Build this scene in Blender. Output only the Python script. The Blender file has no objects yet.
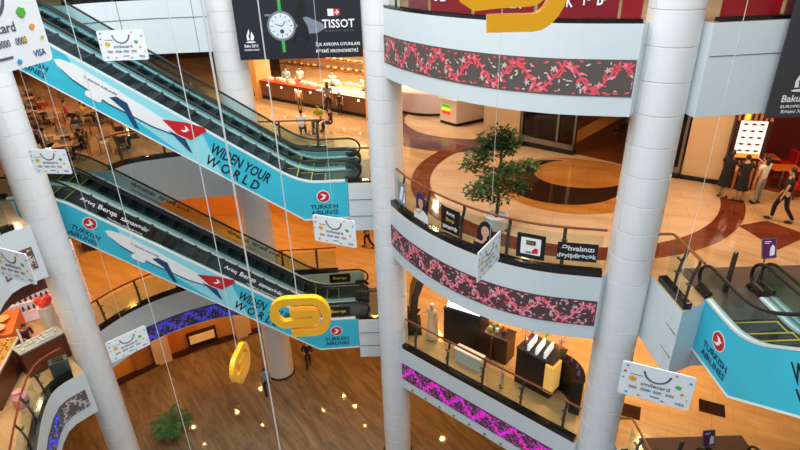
import bpy, math, random
from math import sin, cos, pi, radians, atan2, hypot, tan
from mathutils import Matrix, Vector
random.seed(7)
S = bpy.context.scene
COL = S.collection

# ------------------------------------------------------------------ camera
CAMZ = 16.257
PITCH, ROLL, FPX = 0.46885, radians(-1.7031), 551.566
def setup_camera():
    fwd = Vector((0, cos(PITCH), -sin(PITCH))); up = Vector((0, sin(PITCH), cos(PITCH))); rt = Vector((1, 0, 0))
    r2 = rt*cos(ROLL) + up*sin(ROLL); u2 = -rt*sin(ROLL) + up*cos(ROLL)
    m = Matrix((( r2.x, u2.x, -fwd.x, 0), (r2.y, u2.y, -fwd.y, 0), (r2.z, u2.z, -fwd.z, CAMZ), (0, 0, 0, 1)))
    cd = bpy.data.cameras.new('camera'); cd.sensor_width = 36; cd.lens = FPX/800*36; cd.clip_start = .05; cd.clip_end = 200
    c = bpy.data.objects.new('camera', cd); c.matrix_world = m; COL.objects.link(c); S.camera = c
setup_camera()

# ------------------------------------------------------------------ world, skylight, exposure
S.view_settings.view_transform = 'Standard'; S.view_settings.look = 'None'
S.view_settings.exposure = 0.0; S.view_settings.gamma = 1; S.view_settings.use_curve_mapping = False
W = bpy.data.worlds.new('ambient_fill'); S.world = W; W.use_nodes = True  # even ambient fill from all sides, added in place of bounced light
W.node_tree.nodes['Background'].inputs[0].default_value = (.80, .90, 1.0, 1)
W.node_tree.nodes['Background'].inputs[1].default_value = .42
try: S.cycles.max_bounces = 6; S.cycles.sample_clamp_indirect = 4
except Exception: pass
def lamp(name, kind, loc, energy, color, size=.2, sizey=None, spread=None, rot=(0,0,0), shape='DISK'):
    l = bpy.data.lights.new(name, kind); l.energy = energy; l.color = color
    if kind == 'AREA':
        l.shape = shape; l.size = size
        if sizey: l.size_y = sizey
        if spread: l.spread = spread
    else: l.shadow_soft_size = size
    o = bpy.data.objects.new(name, l); o.location = loc; o.rotation_euler = rot; COL.objects.link(o); return o
lamp('skylight_daylight', 'AREA', (-1.5, 8.5, 23.6), 5400, (.95, .985, 1.0), 17, 19, shape='RECTANGLE')
WARM = (1.0, .66, .36); AMBER = (1.0, .47, .10); SOFTW = (1.0, .74, .45)
def downlights(pts, z, energy, color, size=.16):
    for x, y in pts: lamp('downlight_lamp', 'AREA', (x, y, z), energy, color, size)
# level 2 shops / walkways (ceiling under level 3)
downlights([(1.5,14.5),(3.8,12.2),(4.2,16.2),(6.6,13.6),(1.2,17.5),(6.5,11.2),(9.5,11.0),(8.3,12.6),(11.5,12.8)], 13.25, 44, WARM)
downlights([(-5.5,21.5),(-2.5,21.0),(-4.2,23.6),(-1.5,23),(1.5,20.5),(4,22.5),(-7,24)], 13.25, 70, SOFTW)
downlights([(-10.5,19.5),(-13,22),(-16,25),(-12.5,26),(-19,29),(-15,19.5),(-9,22.5),(-16,32)], 13.25, 44, (1,.60,.30))
# level 1
downlights([(-7.5,19.6),(-4.5,20.2),(-1.2,19.8),(-10.5,18.6),(-12.3,21),(-6,22.3),(1.5,18.5),(-13,17)], 8.25, 48, AMBER)
downlights([(1.2,14.8),(3.2,12.6),(5.6,11.6),(7.6,12.6),(6.6,14.2),(3,16),(9.6,11.5),(5,15.5)], 8.25, 52, (1,.66,.34))
downlights([(-11.6,12.6),(-12.8,14.6),(-11.3,10.2),(-13.4,12),(-11.6,15.3)], 8.25, 34, SOFTW)
# ground floor
downlights([(-5.6,20.3),(-8.0,19.5),(-9.8,18.6),(-3.0,20.3),(-11.3,16.6),(-11.8,14),(-2.4,19.6),(-1.2,16.4),(-.9,17.6),(.8,15.5),(2.3,14.2),(-12.5,18.4),(-7.2,21)], 3.28, 27, AMBER, .07)
downlights([(-6.6,18.6),(-9.0,17.6),(-10.6,15.6),(-3.9,19.4),(-1.9,18.4)], 3.28, 8, AMBER, .05)
downlights([(1.6,17.5),(4,16),(6.5,14)], 3.28, 30, AMBER)

# ------------------------------------------------------------------ materials
def lin(c):
    return tuple(((v/255)/12.92 if v/255 <= .04045 else ((v/255+.055)/1.055)**2.4) for v in c) + (1,)
MATS = {}
def mat(name, rgb, rough=.5, metal=0, emit=None, es=1, noise=0, nscale=6, bump=0, spec=.5, coat=0):
    if name in MATS: return MATS[name]
    m = bpy.data.materials.new(name); m.use_nodes = True; nt = m.node_tree; b = nt.nodes['Principled BSDF']
    c = lin(rgb); b.inputs['Base Color'].default_value = c; b.inputs['Roughness'].default_value = rough; b.inputs['Metallic'].default_value = metal
    b.inputs['Specular IOR Level'].default_value = spec; b.inputs['Coat Weight'].default_value = coat
    if emit: b.inputs['Emission Color'].default_value = lin(emit); b.inputs['Emission Strength'].default_value = es
    if noise or bump:
        tc = nt.nodes.new('ShaderNodeTexCoord'); n = nt.nodes.new('ShaderNodeTexNoise'); n.inputs['Scale'].default_value = nscale; n.inputs['Detail'].default_value = 5
        nt.links.new(tc.outputs['Object'], n.inputs['Vector'])
        if noise:
            mx = nt.nodes.new('ShaderNodeMix'); mx.data_type = 'RGBA'; mx.inputs[6].default_value = tuple(v*(1-noise) for v in c[:3])+(1,); mx.inputs[7].default_value = tuple(min(1, v*(1+noise)) for v in c[:3])+(1,)
            nt.links.new(n.outputs['Fac'], mx.inputs[0]); nt.links.new(mx.outputs[2], b.inputs['Base Color'])
        if bump:
            bp = nt.nodes.new('ShaderNodeBump'); bp.inputs['Strength'].default_value = bump; nt.links.new(n.outputs['Fac'], bp.inputs['Height']); nt.links.new(bp.outputs[0], b.inputs['Normal'])
    MATS[name] = m; return m
def glass(name, tint, refl=.12, rough=.03):
    m = bpy.data.materials.new(name); m.use_nodes = True; nt = m.node_tree; nt.nodes.clear()
    o = nt.nodes.new('ShaderNodeOutputMaterial'); t = nt.nodes.new('ShaderNodeBsdfTransparent'); g = nt.nodes.new('ShaderNodeBsdfGlossy'); x = nt.nodes.new('ShaderNodeMixShader'); f = nt.nodes.new('ShaderNodeFresnel')
    nt.nodes.remove(f); f = nt.nodes.new('ShaderNodeLayerWeight'); pw = nt.nodes.new('ShaderNodeMath'); pw.operation = 'POWER'; pw.inputs[1].default_value = 4
    a = nt.nodes.new('ShaderNodeMath'); a.operation = 'MULTIPLY_ADD'; a.inputs[1].default_value = .35; a.inputs[2].default_value = refl*.15
    nt.links.new(f.outputs['Facing'], pw.inputs[0]); t.inputs[0].default_value = tuple(v**.5 for v in lin(tint)); g.inputs['Roughness'].default_value = rough
    nt.links.new(pw.outputs[0], a.inputs[0]); nt.links.new(a.outputs[0], x.inputs[0]); nt.links.new(t.outputs[0], x.inputs[1]); nt.links.new(g.outputs[0], x.inputs[2]); nt.links.new(x.outputs[0], o.inputs[0])
    MATS[name] = m; return m
def marble(name, c1, c2, rough=.12, tile=1.2, streak=2.0, ang=0.6, joint=.9, tilevar=.12):
    """polished stone tiles with veins"""
    m = bpy.data.materials.new(name); m.use_nodes = True; nt = m.node_tree; b = nt.nodes['Principled BSDF']; N = nt.nodes.new; L = nt.links.new
    tc = N('ShaderNodeTexCoord'); mp = N('ShaderNodeMapping'); mp.inputs['Rotation'].default_value = (0, 0, ang); L(tc.outputs['Object'], mp.inputs[0])
    mp2 = N('ShaderNodeMapping'); mp2.inputs['Scale'].default_value = (.35, streak, 1); L(mp.outputs[0], mp2.inputs[0])
    n = N('ShaderNodeTexNoise'); n.inputs['Scale'].default_value = 1.4; n.inputs['Detail'].default_value = 7; n.inputs['Roughness'].default_value = .65; n.inputs['Distortion'].default_value = .8; L(mp2.outputs[0], n.inputs['Vector'])
    cr = N('ShaderNodeValToRGB'); cr.color_ramp.elements[0].position = .34; cr.color_ramp.elements[1].position = .68; cr.color_ramp.elements[0].color = lin(c1); cr.color_ramp.elements[1].color = lin(c2); L(n.outputs['Fac'], cr.inputs[0])
    br = N('ShaderNodeTexBrick'); br.inputs['Scale'].default_value = 1/tile; br.inputs['Mortar Size'].default_value = .006; br.inputs['Brick Width'].default_value = 1; br.inputs['Row Height'].default_value = .55
    br.inputs['Color1'].default_value = (1, 1, 1, 1); br.inputs['Color2'].default_value = (1-tilevar,)*3+(1,); br.inputs['Mortar'].default_value = (joint*.75,)*3+(1,); L(mp.outputs[0], br.inputs['Vector'])
    mx = N('ShaderNodeMix'); mx.data_type = 'RGBA'; mx.blend_type = 'MULTIPLY'; mx.inputs[0].default_value = 1; L(cr.outputs[0], mx.inputs[6]); L(br.outputs['Color'], mx.inputs[7]); L(mx.outputs[2], b.inputs['Base Color'])
    b.inputs['Roughness'].default_value = rough; MATS[name] = m; return m
WHITE = mat('white_aluminium_panel', (214, 223, 226), .38, noise=.02, nscale=3)
COLW = mat('column_cladding', (228, 229, 229), .3, noise=.02, nscale=2)
SEAM = mat('seam_shadow_gap', (90, 95, 98), .6)
BLACKST = mat('black_granite_kerb', (18, 18, 20), .15)
CEIL = mat('plaster_soffit', (200, 190, 175), .8, noise=.03)
FL2 = marble('beige_polished_stone', (178, 140, 100), (206, 170, 130), .08, 1.2, 1.5, .7, .95, .06)
FL1 = marble('honey_polished_stone', (200, 160, 108), (222, 186, 136), .12, 1.0, 1.5, .5, .95, .06)
FL0 = marble('streaked_brown_marble', (98, 80, 58), (140, 118, 90), .06, 1.5, 2.2, 0.95, .93, .10)
RING = marble('red_brown_stone_inlay', (98, 44, 26), (122, 60, 38), .09, .9, 1.5, .3, .8)
DARKIN = marble('dark_brown_stone_inlay', (44, 28, 22), (60, 38, 28), .09, .9, 1.5, .3, .8)
OCHRE = marble('ochre_stone_inlay', (172, 112, 52), (194, 138, 74), .09, .9, 1.5, .3, .85)
PALE = marble('pale_stone_inlay', (196, 166, 138), (212, 186, 160), .08, 1.1, 1.5, .3, .95, .05)
MAUVE = marble('mauve_stone_inlay', (92, 66, 74), (112, 84, 90), .13, .9, 1.5, .3, .85)
STEEL = mat('brushed_steel', (150, 150, 150), .3, 1)
DSTEEL = mat('dark_steel_post', (92, 88, 80), .35, .8)
COPPER = mat('copper_toned_handrail', (150, 96, 66), .3, .6)
RUBBER = mat('black_rubber', (14, 14, 16), .5)
BLK = mat('black_paint', (14, 14, 16), .4)
WHT = mat('white_paint', (238, 240, 240), .45)
GLASSR = glass('railing_glass', (225, 238, 232)); GLASSE = glass('escalator_glass', (196, 226, 226), .3)
GLASSD = glass('tinted_shop_glass', (110, 96, 80), .2)
YELLOW = mat('yellow_lacquer', (255, 180, 4), .3, coat=.2)
TURQ = mat('turquoise_print', (58, 190, 214), .35, noise=.16, nscale=.9)
TURQL = mat('pale_turquoise_print', (150, 222, 232), .35, noise=.08, nscale=1.3)
NAVY = mat('navy_lettering', (16, 52, 92), .4); INK = mat('black_lettering', (14, 22, 28), .4)
REDP = mat('red_print', (206, 24, 36), .35)
STEPM = mat('dark_ribbed_steps', (40, 42, 46), .6, .2); SYEL = mat('step_yellow_line', (214, 180, 60), .5)
ALU = mat('aluminium_decking', (226, 232, 236), .3, .15)
WOOD = mat('brown_wood', (112, 62, 34), .4, noise=.2, nscale=5); DWOOD = mat('dark_wood', (52, 28, 18), .35, noise=.15, nscale=5)
TANW = mat('tan_stone_cladding', (214, 186, 150), .4, noise=.05, nscale=2)
ORANGEW = mat('orange_plaster', (222, 150, 70), .6, noise=.05)
REDW = mat('red_upholstery', (190, 24, 20), .5); REDD = mat('deep_red_film_poster', (128, 18, 30), .3, noise=.35, nscale=2.5)

# ------------------------------------------------------------------ mesh builder
class MB:
    def __init__(s): s.v = []; s.f = []; s.m = []
    def add(s, vs, fs, mi=0):
        n = len(s.v); s.v += [tuple(p) for p in vs]; s.f += [tuple(i+n for i in f) for f in fs]; s.m += [mi]*len(fs); return s
    def box(s, c, d, rz=0, mi=0, rx=0):
        x, y, z = d[0]/2, d[1]/2, d[2]/2
        P = [Vector((a*x, b*y, e*z)) for e in (-1, 1) for a, b in ((-1,-1),(1,-1),(1,1),(-1,1))]
        R = Matrix.Rotation(rz, 3, 'Z') @ Matrix.Rotation(rx, 3, 'X')
        return s.add([R@p + Vector(c) for p in P], [(3,2,1,0),(4,5,6,7),(0,1,5,4),(1,2,6,5),(2,3,7,6),(3,0,4,7)], mi)
    def prism(s, poly, z0, z1, ms=0, mt=None, mb=None):
        a = sum(p[0]*q[1]-q[0]*p[1] for p, q in zip(poly, poly[1:]+poly[:1]))
        if a < 0: poly = poly[::-1]
        n = len(poly); vs = [(x, y, z0) for x, y in poly] + [(x, y, z1) for x, y in poly]
        b = len(s.v); s.v += vs
        s.f.append(tuple(b+i for i in reversed(range(n)))); s.m.append(ms if mb is None else mb)
        s.f.append(tuple(b+n+i for i in range(n))); s.m.append(ms if mt is None else mt)
        for i in range(n):
            j = (i+1) % n; s.f.append((b+i, b+j, b+n+j, b+n+i)); s.m.append(ms)
        return s
    def tube(s, path, r, n=8, mi=0, cap=True, flat=1):
        P = [Vector(p) for p in path]; rings = []; prev = None
        for i, p in enumerate(P):
            t = ((P[min(i+1, len(P)-1)]-P[max(i-1, 0)])).normalized()
            a = prev if prev else (Vector((0,0,1)) if abs(t.z) < .9 else Vector((1,0,0)))
            u = (a - t*a.dot(t)).normalized(); prev = u; w = t.cross(u); rr = r[i] if isinstance(r, (list, tuple)) else r
            rings.append([p + (u*cos(2*pi*k/n)*flat + w*sin(2*pi*k/n))*rr for k in range(n)])
        b = len(s.v); s.v += [tuple(q) for rg in rings for q in rg]
        for i in range(len(P)-1):
            for k in range(n):
                k2 = (k+1) % n; s.f.append((b+i*n+k, b+(i+1)*n+k, b+(i+1)*n+k2, b+i*n+k2)); s.m.append(mi)
        if cap:
            s.f.append(tuple(b+k for k in range(n))); s.f.append(tuple(b+(len(P)-1)*n+k for k in reversed(range(n)))); s.m += [mi, mi]
        return s
    def lathe(s, prof, n=24, c=(0,0,0), mi=0):
        b = len(s.v)
        for r, z in prof:
            for k in range(n): s.v.append((c[0]+r*cos(2*pi*k/n), c[1]+r*sin(2*pi*k/n), c[2]+z))
        for i in range(len(prof)-1):
            for k in range(n):
                k2 = (k+1) % n; s.f.append((b+i*n+k, b+i*n+k2, b+(i+1)*n+k2, b+(i+1)*n+k)); s.m.append(mi)
        s.f.append(tuple(b+k for k in reversed(range(n)))); s.f.append(tuple(b+(len(prof)-1)*n+k for k in range(n))); s.m += [mi, mi]
        return s
    def ball(s, c, r, n=12, mi=0):
        if not isinstance(r, (tuple, list)): r = (r, r, r)
        b = len(s.v); h = n//2
        for i in range(1, h):
            for k in range(n): s.v.append((c[0]+r[0]*sin(pi*i/h)*cos(2*pi*k/n), c[1]+r[1]*sin(pi*i/h)*sin(2*pi*k/n), c[2]+r[2]*cos(pi*i/h)))
        s.v += [(c[0], c[1], c[2]+r[2]), (c[0], c[1], c[2]-r[2])]; T = len(s.v)-2
        for i in range(h-2):
            for k in range(n):
                k2 = (k+1) % n; s.f.append((b+i*n+k, b+(i+1)*n+k, b+(i+1)*n+k2, b+i*n+k2)); s.m.append(mi)
        for k in range(n):
            k2 = (k+1) % n; s.f.append((T, b+k, b+k2)); s.f.append((T+1, b+(h-2)*n+k2, b+(h-2)*n+k)); s.m += [mi, mi]
        return s
    def strip(s, pts, z0, z1, th, side=1, mi=0):
        """vertical wall along a plan polyline, thickness th to the given side"""
        n = len(pts); off = []
        for i, p in enumerate(pts):
            a = pts[max(i-1, 0)]; b = pts[min(i+1, n-1)]; d = hypot(b[0]-a[0], b[1]-a[1]) or 1
            off.append((p[0]-side*(b[1]-a[1])/d*th, p[1]+side*(b[0]-a[0])/d*th))
        return s.prism(list(pts)+off[::-1], z0, z1, mi)
    def plate(s, poly, fr, off=0, th=.004, mi=0):
        """2D polygon in the plane of frame fr (x right, y up, z towards the viewer), thin slab"""
        a = sum(p[0]*q[1]-q[0]*p[1] for p, q in zip(poly, poly[1:]+poly[:1]))
        if a < 0: poly = poly[::-1]
        n = len(poly); vs = [fr @ Vector((x, y, off)) for x, y in poly] + [fr @ Vector((x, y, off+th)) for x, y in poly]
        fs = [tuple(reversed(range(n))), tuple(range(n, 2*n))] + [(i, (i+1) % n, n+(i+1) % n, n+i) for i in range(n)]
        return s.add(vs, fs, mi)
    def build(s, name, mats, parent=None, world=False, smooth=False, bevel=0):
        me = bpy.data.meshes.new(name); vs = s.v
        if world and parent is not None:
            q, mw = parent, Matrix.Identity(4)
            while q is not None: mw = q.matrix_basis @ mw; q = q.parent
            inv = mw.inverted(); vs = [tuple(inv @ Vector(p)) for p in vs]
        me.from_pydata(vs, [], s.f); 
        for m in (mats if isinstance(mats, (list, tuple)) else [mats]): me.materials.append(m)
        me.polygons.foreach_set('material_index', s.m)
        if smooth:
            me.polygons.foreach_set('use_smooth', [True]*len(me.polygons)); me.set_sharp_from_angle(angle=radians(38))
        me.update(); o = bpy.data.objects.new(name, me); COL.objects.link(o)
        if parent is not None: o.parent = parent
        if bevel:
            b = o.modifiers.new('bevel', 'BEVEL'); b.width = bevel; b.segments = 2; b.limit_method = 'ANGLE'
        return o
def rect(x0, y0, x1, y1): return [(x0, y0), (x1, y0), (x1, y1), (x0, y1)]
def disc(cx, cy, r, n=20, ry=None): return [(cx+r*cos(2*pi*k/n), cy+(ry or r)*sin(2*pi*k/n)) for k in range(n)]
def rrect(x0, y0, x1, y1, r, n=5):
    out = []
    for cx, cy, a in ((x1-r, y0+r, -90), (x1-r, y1-r, 0), (x0+r, y1-r, 90), (x0+r, y0+r, 180)):
        out += [(cx+r*cos(radians(a+90*k/n)), cy+r*sin(radians(a+90*k/n))) for k in range(n+1)]
    return out
def frame(o, xd, yd=(0,0,1)):
    x = Vector(xd).normalized(); y = Vector(yd).normalized(); z = x.cross(y).normalized(); y = z.cross(x)
    return Matrix(((x.x, y.x, z.x, o[0]), (x.y, y.y, z.y, o[1]), (x.z, y.z, z.z, o[2]), (0, 0, 0, 1)))
def tag(o, label, cat, group=None, kind=None):
    o['label'] = label; o['category'] = cat
    if group: o['group'] = group
    if kind: o['kind'] = kind
    return o
def thing(name, label, cat, loc=(0,0,0), rz=0, group=None):
    o = bpy.data.objects.new(name, None); o.empty_display_size = .1; COL.objects.link(o)
    o.matrix_basis = Matrix.Translation(loc) @ Matrix.Rotation(rz, 4, 'Z'); return tag(o, label, cat, group)
def struct(name, mb, mats, **k):
    o = mb.build(name, mats, **k); o['kind'] = 'structure'; return o
def dup(o, parent=None):
    c = o.copy(); COL.objects.link(c); c.parent = parent
    for ch in list(o.children): dup(ch, c)
    return c
TCACHE = {}
def text2d(body):
    if body in TCACHE: return TCACHE[body]
    cu = bpy.data.curves.new('t', 'FONT'); cu.body = body; cu.size = 1; cu.resolution_u = 2; cu.offset = .02
    o = bpy.data.objects.new('t', cu); COL.objects.link(o)
    me = bpy.data.meshes.new_from_object(o.evaluated_get(bpy.context.evaluated_depsgraph_get()))
    vs = [tuple(v.co) for v in me.vertices]; fs = [tuple(p.vertices) for p in me.polygons]
    bpy.data.objects.remove(o); bpy.data.curves.remove(cu); bpy.data.meshes.remove(me)
    xs = [v[0] for v in vs] or [0, 1]; ys = [v[1] for v in vs] or [0, 1]
    TCACHE[body] = (vs, fs, min(xs), max(xs), min(ys), max(ys)); return TCACHE[body]
def text(mb, body, fr, cx, cy, w=None, h=None, off=.006, mi=0, warp=None):
    """flat lettering centred at cx,cy in frame fr, fitted to width w and/or height h"""
    vs, fs, x0, x1, y0, y1 = text2d(body)
    sx = w/(x1-x0) if w else None; sy = h/(y1-y0) if h else None
    sx = sx or sy; sy = sy or sx
    out = []
    for v in vs:
        x = cx+(v[0]-(x0+x1)/2)*sx; y = cy+(v[1]-(y0+y1)/2)*sy
        out.append(tuple(fr @ Vector((x, y, off))) if fr is not None else warp(x, y, off))
    mb.add(out, fs, mi)
def spline(pts, n=8):
    out = []; P = [pts[0]] + list(pts) + [pts[-1]]
    for i in range(1, len(P)-2):
        for k in range(n):
            t = k/n; a, b, c, d = P[i-1], P[i], P[i+1], P[i+2]
            out.append(tuple(.5*(2*b[j]+(c[j]-a[j])*t+(2*a[j]-5*b[j]+4*c[j]-d[j])*t*t+(3*b[j]-a[j]-3*c[j]+d[j])*t**3) for j in range(len(a))))
    out.append(tuple(pts[-1])); return out
class Path:
    """plan polyline; left-hand normal (nx,ny) points away from the atrium when side=+1"""
    def __init__(s, pts, side=1):
        s.p = pts; s.side = side; s.c = [0]
        for a, b in zip(pts, pts[1:]): s.c.append(s.c[-1]+hypot(b[0]-a[0], b[1]-a[1]))
        s.L = s.c[-1]
    def at(s, t, off=0):
        t0 = min(max(t, 0), s.L); i = 0
        while i < len(s.c)-2 and s.c[i+1] < t0: i += 1
        a, b = s.p[i], s.p[i+1]; d = s.c[i+1]-s.c[i]; k = (t-s.c[i])/d; ux, uy = (b[0]-a[0])/d, (b[1]-a[1])/d
        return (a[0]+(b[0]-a[0])*k - uy*off*s.side, a[1]+(b[1]-a[1])*k + ux*off*s.side), (ux, uy)
    def atx(s, X):
        for i, (a, b) in enumerate(zip(s.p, s.p[1:])):
            if min(a[0], b[0]) <= X <= max(a[0], b[0]) and a[0] != b[0]: return s.c[i]+(X-a[0])/(b[0]-a[0])*(s.c[i+1]-s.c[i])
        return 0
    def off(s, d, t0=0, t1=None, step=.3):
        t1 = s.L if t1 is None else t1; n = max(1, int((t1-t0)/step)); return [s.at(t0+(t1-t0)*i/n, d)[0] for i in range(n+1)]

# ------------------------------------------------------------------ plan of the atrium
ARC = spline([(-.3,13.75),(0.0,13.05),(.3,12.5),(.8,11.75),(1.4,11.05),(2.1,10.45),(3,9.97),(4.17,9.66)], 5)
LINE1 = [(-.3,13.9),(4.22,9.8)]
BEH = [(5.2,9.95),(4.5,10.1)]
BK2 = spline([(-9.35,16.9),(-8.95,17.5),(-8.1,17.9),(-7.1,18.15),(-5,18.3)], 5)+[(-1.6,18.35),(-1.45,18.35)]
BK1 = spline([(-10.3,14.6),(-10.1,15.1),(-9.75,15.8),(-9.3,16.4),(-8.7,16.95),(-8,17.4),(-7,17.8),(-5,18.15)], 4)+[(-1.6,18.35),(-1.45,18.35)]
LFT = [(-7,5.5),(-8.7,8.5),(-9.45,10.1),(-9.9,11.1),(-10.12,11.75),(-10.2,12.2),(-10.12,12.5),(-9.70,13.03)]
OUT = [(-7,5.5),(-7,-2),(-27,-2),(-27,40),(17,40),(17,-2)]
RIGHTC = [(8.5,-2),(8.5,8.72),(5.85,8.72),(5.25,8.42)]
LAND = [(-.3,15.22),(-1.52,15.22),(-1.45,17.4)]
CUT = [(-11.25,16.75),(-11.1,14.5),(-10.5,13.75)]
p2 = OUT + RIGHTC + BEH + ARC[::-1] + LAND + BK2[::-1] + CUT + LFT[::-1]
p1 = OUT + RIGHTC + BEH + LINE1[::-1] + LAND + BK1[::-1] + [(-10.5,13.75)] + LFT[::-1]
p3 = OUT[:-1] + [(17,9.9),(6.9,9.7),(5.26,9.5)] + BEH + ARC[::-1] + [(-.3,18.35)] + BK2[::-1] + CUT + LFT[::-1]
def slab(name, poly, z, fl):
    b = MB().prism(poly, z-1.6, z-.012, 0, 1, 2); return struct(name, b, [WHITE, fl, CEIL])
struct('floor', MB().prism([(-27,8),(-27,40),(17,40),(17,8)], -.3, 0), FL0)
slab('floor_level_one', p1, 5, FL1); slab('floor_level_two', p2, 10, FL2); slab('floor_level_three', p3, 15, FL2)
struct('ceiling', MB().prism([(-27,-2),(-27,40),(17,40),(17,19.5),(7.5,19.5),(7.5,-2)][:3]+[(17,40),(17,-2),(8.5,-2),(8.5,19.6),(-11.5,19.6),(-11.5,-2)], 19.4, 19.9), CEIL)
# skylight beams that carry the decorations
bm_ = MB()
for y in (3, 5, 7.2, 9, 11.5, 14): bm_.box((-1.5, y, 24.05), (20, .14, .28))
for x in (-11, 8): bm_.box((x, 8.5, 24.05), (.2, 19, .3))
struct('trim_1', bm_, WHT)
# brown bulkhead over the shops at the left
struct('trim_9', MB().strip(Path(LFT).off(.45, 0, None, .4), 7.85, 8.39, .12), mat('brown_bulkhead', (104,52,30), .5, noise=.1))
# outer walls
struct('wall_back', MB().box((-5, 40.1, 9.5), (44, .2, 20)), ORANGEW)
struct('wall_left', MB().box((-27.1, 19, 9.5), (.2, 42, 20)), TANW)
struct('wall_right', MB().box((17.1, 19, 9.5), (.2, 42, 20)), TANW)
# fascia seams
sm = MB()
for p, z in ((Path(BK2[:-1]), 14.45), ): sm.strip(p.off(-.004), z-.012, z+.012, .01)
sm.strip([(5.3,9.503),(6.88,9.696)], 14.445, 14.455, .006, -1)
for X in (-8.3,-6.2,-3.6): 
    q, u = Path(BK2).at(Path(BK2).atx(X), -.004); sm.box((q[0], q[1], 14.2), (.012, .012, 1.58))
for z in (9.42, 8.86): sm.strip([(5.245,9.3),(5.245,8.45)], z-.008, z+.008, .01, -1); 
for z in (9.45,8.9,4.45,3.9): sm.strip([(-1.5,15.215),(-.7,15.215)], z-.008, z+.008, .01, -1)
struct('trim_2', sm, SEAM)

# columns clad in stacked rings with shadow gaps
def column(name, x, y, r, z0, z1, step, ph, seam, label=None):
    prof = []; z = z0
    zz = z0 + ph
    cuts = []
    while zz < z1: cuts.append(zz); zz += step
    prof.append((r, z0))
    for c in cuts: prof += [(r, c-.012), (r-.014, c-.008), (r-.014, c+.008), (r, c+.012)]
    prof.append((r, z1))
    mb = MB(); n = 48; b = 0; angs = []
    for s_ in (seam, seam+pi): angs += [s_-.016, s_-.012, s_+.012, s_+.016]
    base = [seam+2*pi*k/n for k in range(n)]
    allA = sorted([(a-seam) % (2*pi) for a in angs] + [(a-seam) % (2*pi) for a in base if min(abs((a-seam+pi/2) % pi - pi/2), 9) > .03])
    dent = {round((seam+d-seam) % (2*pi), 4) for d in (-.012, .012, pi-.012, pi+.012)}
    for rr, z in prof:
        for a in allA:
            q = rr-.012 if round(a, 4) in dent else rr
            mb.v.append((x+q*cos(a+seam), y+q*sin(a+seam), z))
    m = len(allA)
    for i in range(len(prof)-1):
        for k in range(m):
            k2 = (k+1) % m; mb.f.append((i*m+k, i*m+k2, (i+1)*m+k2, (i+1)*m+k)); mb.m.append(0)
    return struct(name, mb, COLW, smooth=True)
column('column', 4.804, 9.95, .455, 0, 24, .593, .37, radians(200))
column('column', -.306, 14.064, .455, 0, 24, .593, .37, radians(268))
column('column', -9.968, 13.94, .455, 0, 24, .593, .37, radians(300))
column('column', -5.3, 18.45, .535, 0, 24, .593, .37, radians(250))
struct('trim_3', MB().lathe([(.52,0),(.52,.1),(.48,.12)], 32, (-.306,14.064,0)).lathe([(.58,0),(.58,.06),(.56,.07)], 32, (-5.3,18.45,0)), DWOOD)

# ------------------------------------------------------------------ stone inlays in the floors
def annulus(cx, cy, r0, r1, a0, a1, n=48):
    A = [radians(a0+(a1-a0)*k/n) for k in range(n+1)]
    return [(cx+r1*cos(a), cy+r1*sin(a)) for a in A] + [(cx+r0*cos(a), cy+r0*sin(a)) for a in A[::-1]]
def inlay(poly, z, m, k=0):
    o = MB().prism(poly, z-.012, z-.004+.002*k).build('floor_inlay', m); o['kind'] = 'structure'
inlay(disc(4.9,14.9,3.98,64), 10, PALE); inlay(annulus(4.9,14.9,3.98,4.55,128,338), 10, RING, 1)
inlay(disc(4.95,14.75,2.12,48), 10, OCHRE, 1)
inlay(disc(4.75,14.95,1.72,48), 10, DARKIN, 2); inlay(disc(5.55,15.45,1.45,40,1.15), 10, OCHRE, 3)
inlay(disc(2.9,21.6,2.6,48), 10, PALE, 1); inlay(disc(2.6,21.3,3.7,56), 10, MAUVE)
inlay([(8.4,10.6),(9.5,11.2),(9.0,12.0),(8.2,11.8)], 10, RING, 2)
for c in ((5.55,11.95),(5.95,10.85),(8.2,10.85),(.25,15.65)):
    mb = MB().box((c[0], c[1], 5-.006), (.62, .48, .012), -.45); o = mb.build('floor_inlay', DARKIN); o['kind'] = 'structure'
inlay([(-6,13.6),(1.5,13.2),(6,12),(6,10),(-6,10)], 0, marble('pale_grey_marble', (140,124,104), (166,150,128), .14, 1.5, 2.2, .95, .93, .08), 1)  # paler, greyer marble over the near part of the ground floor

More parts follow.
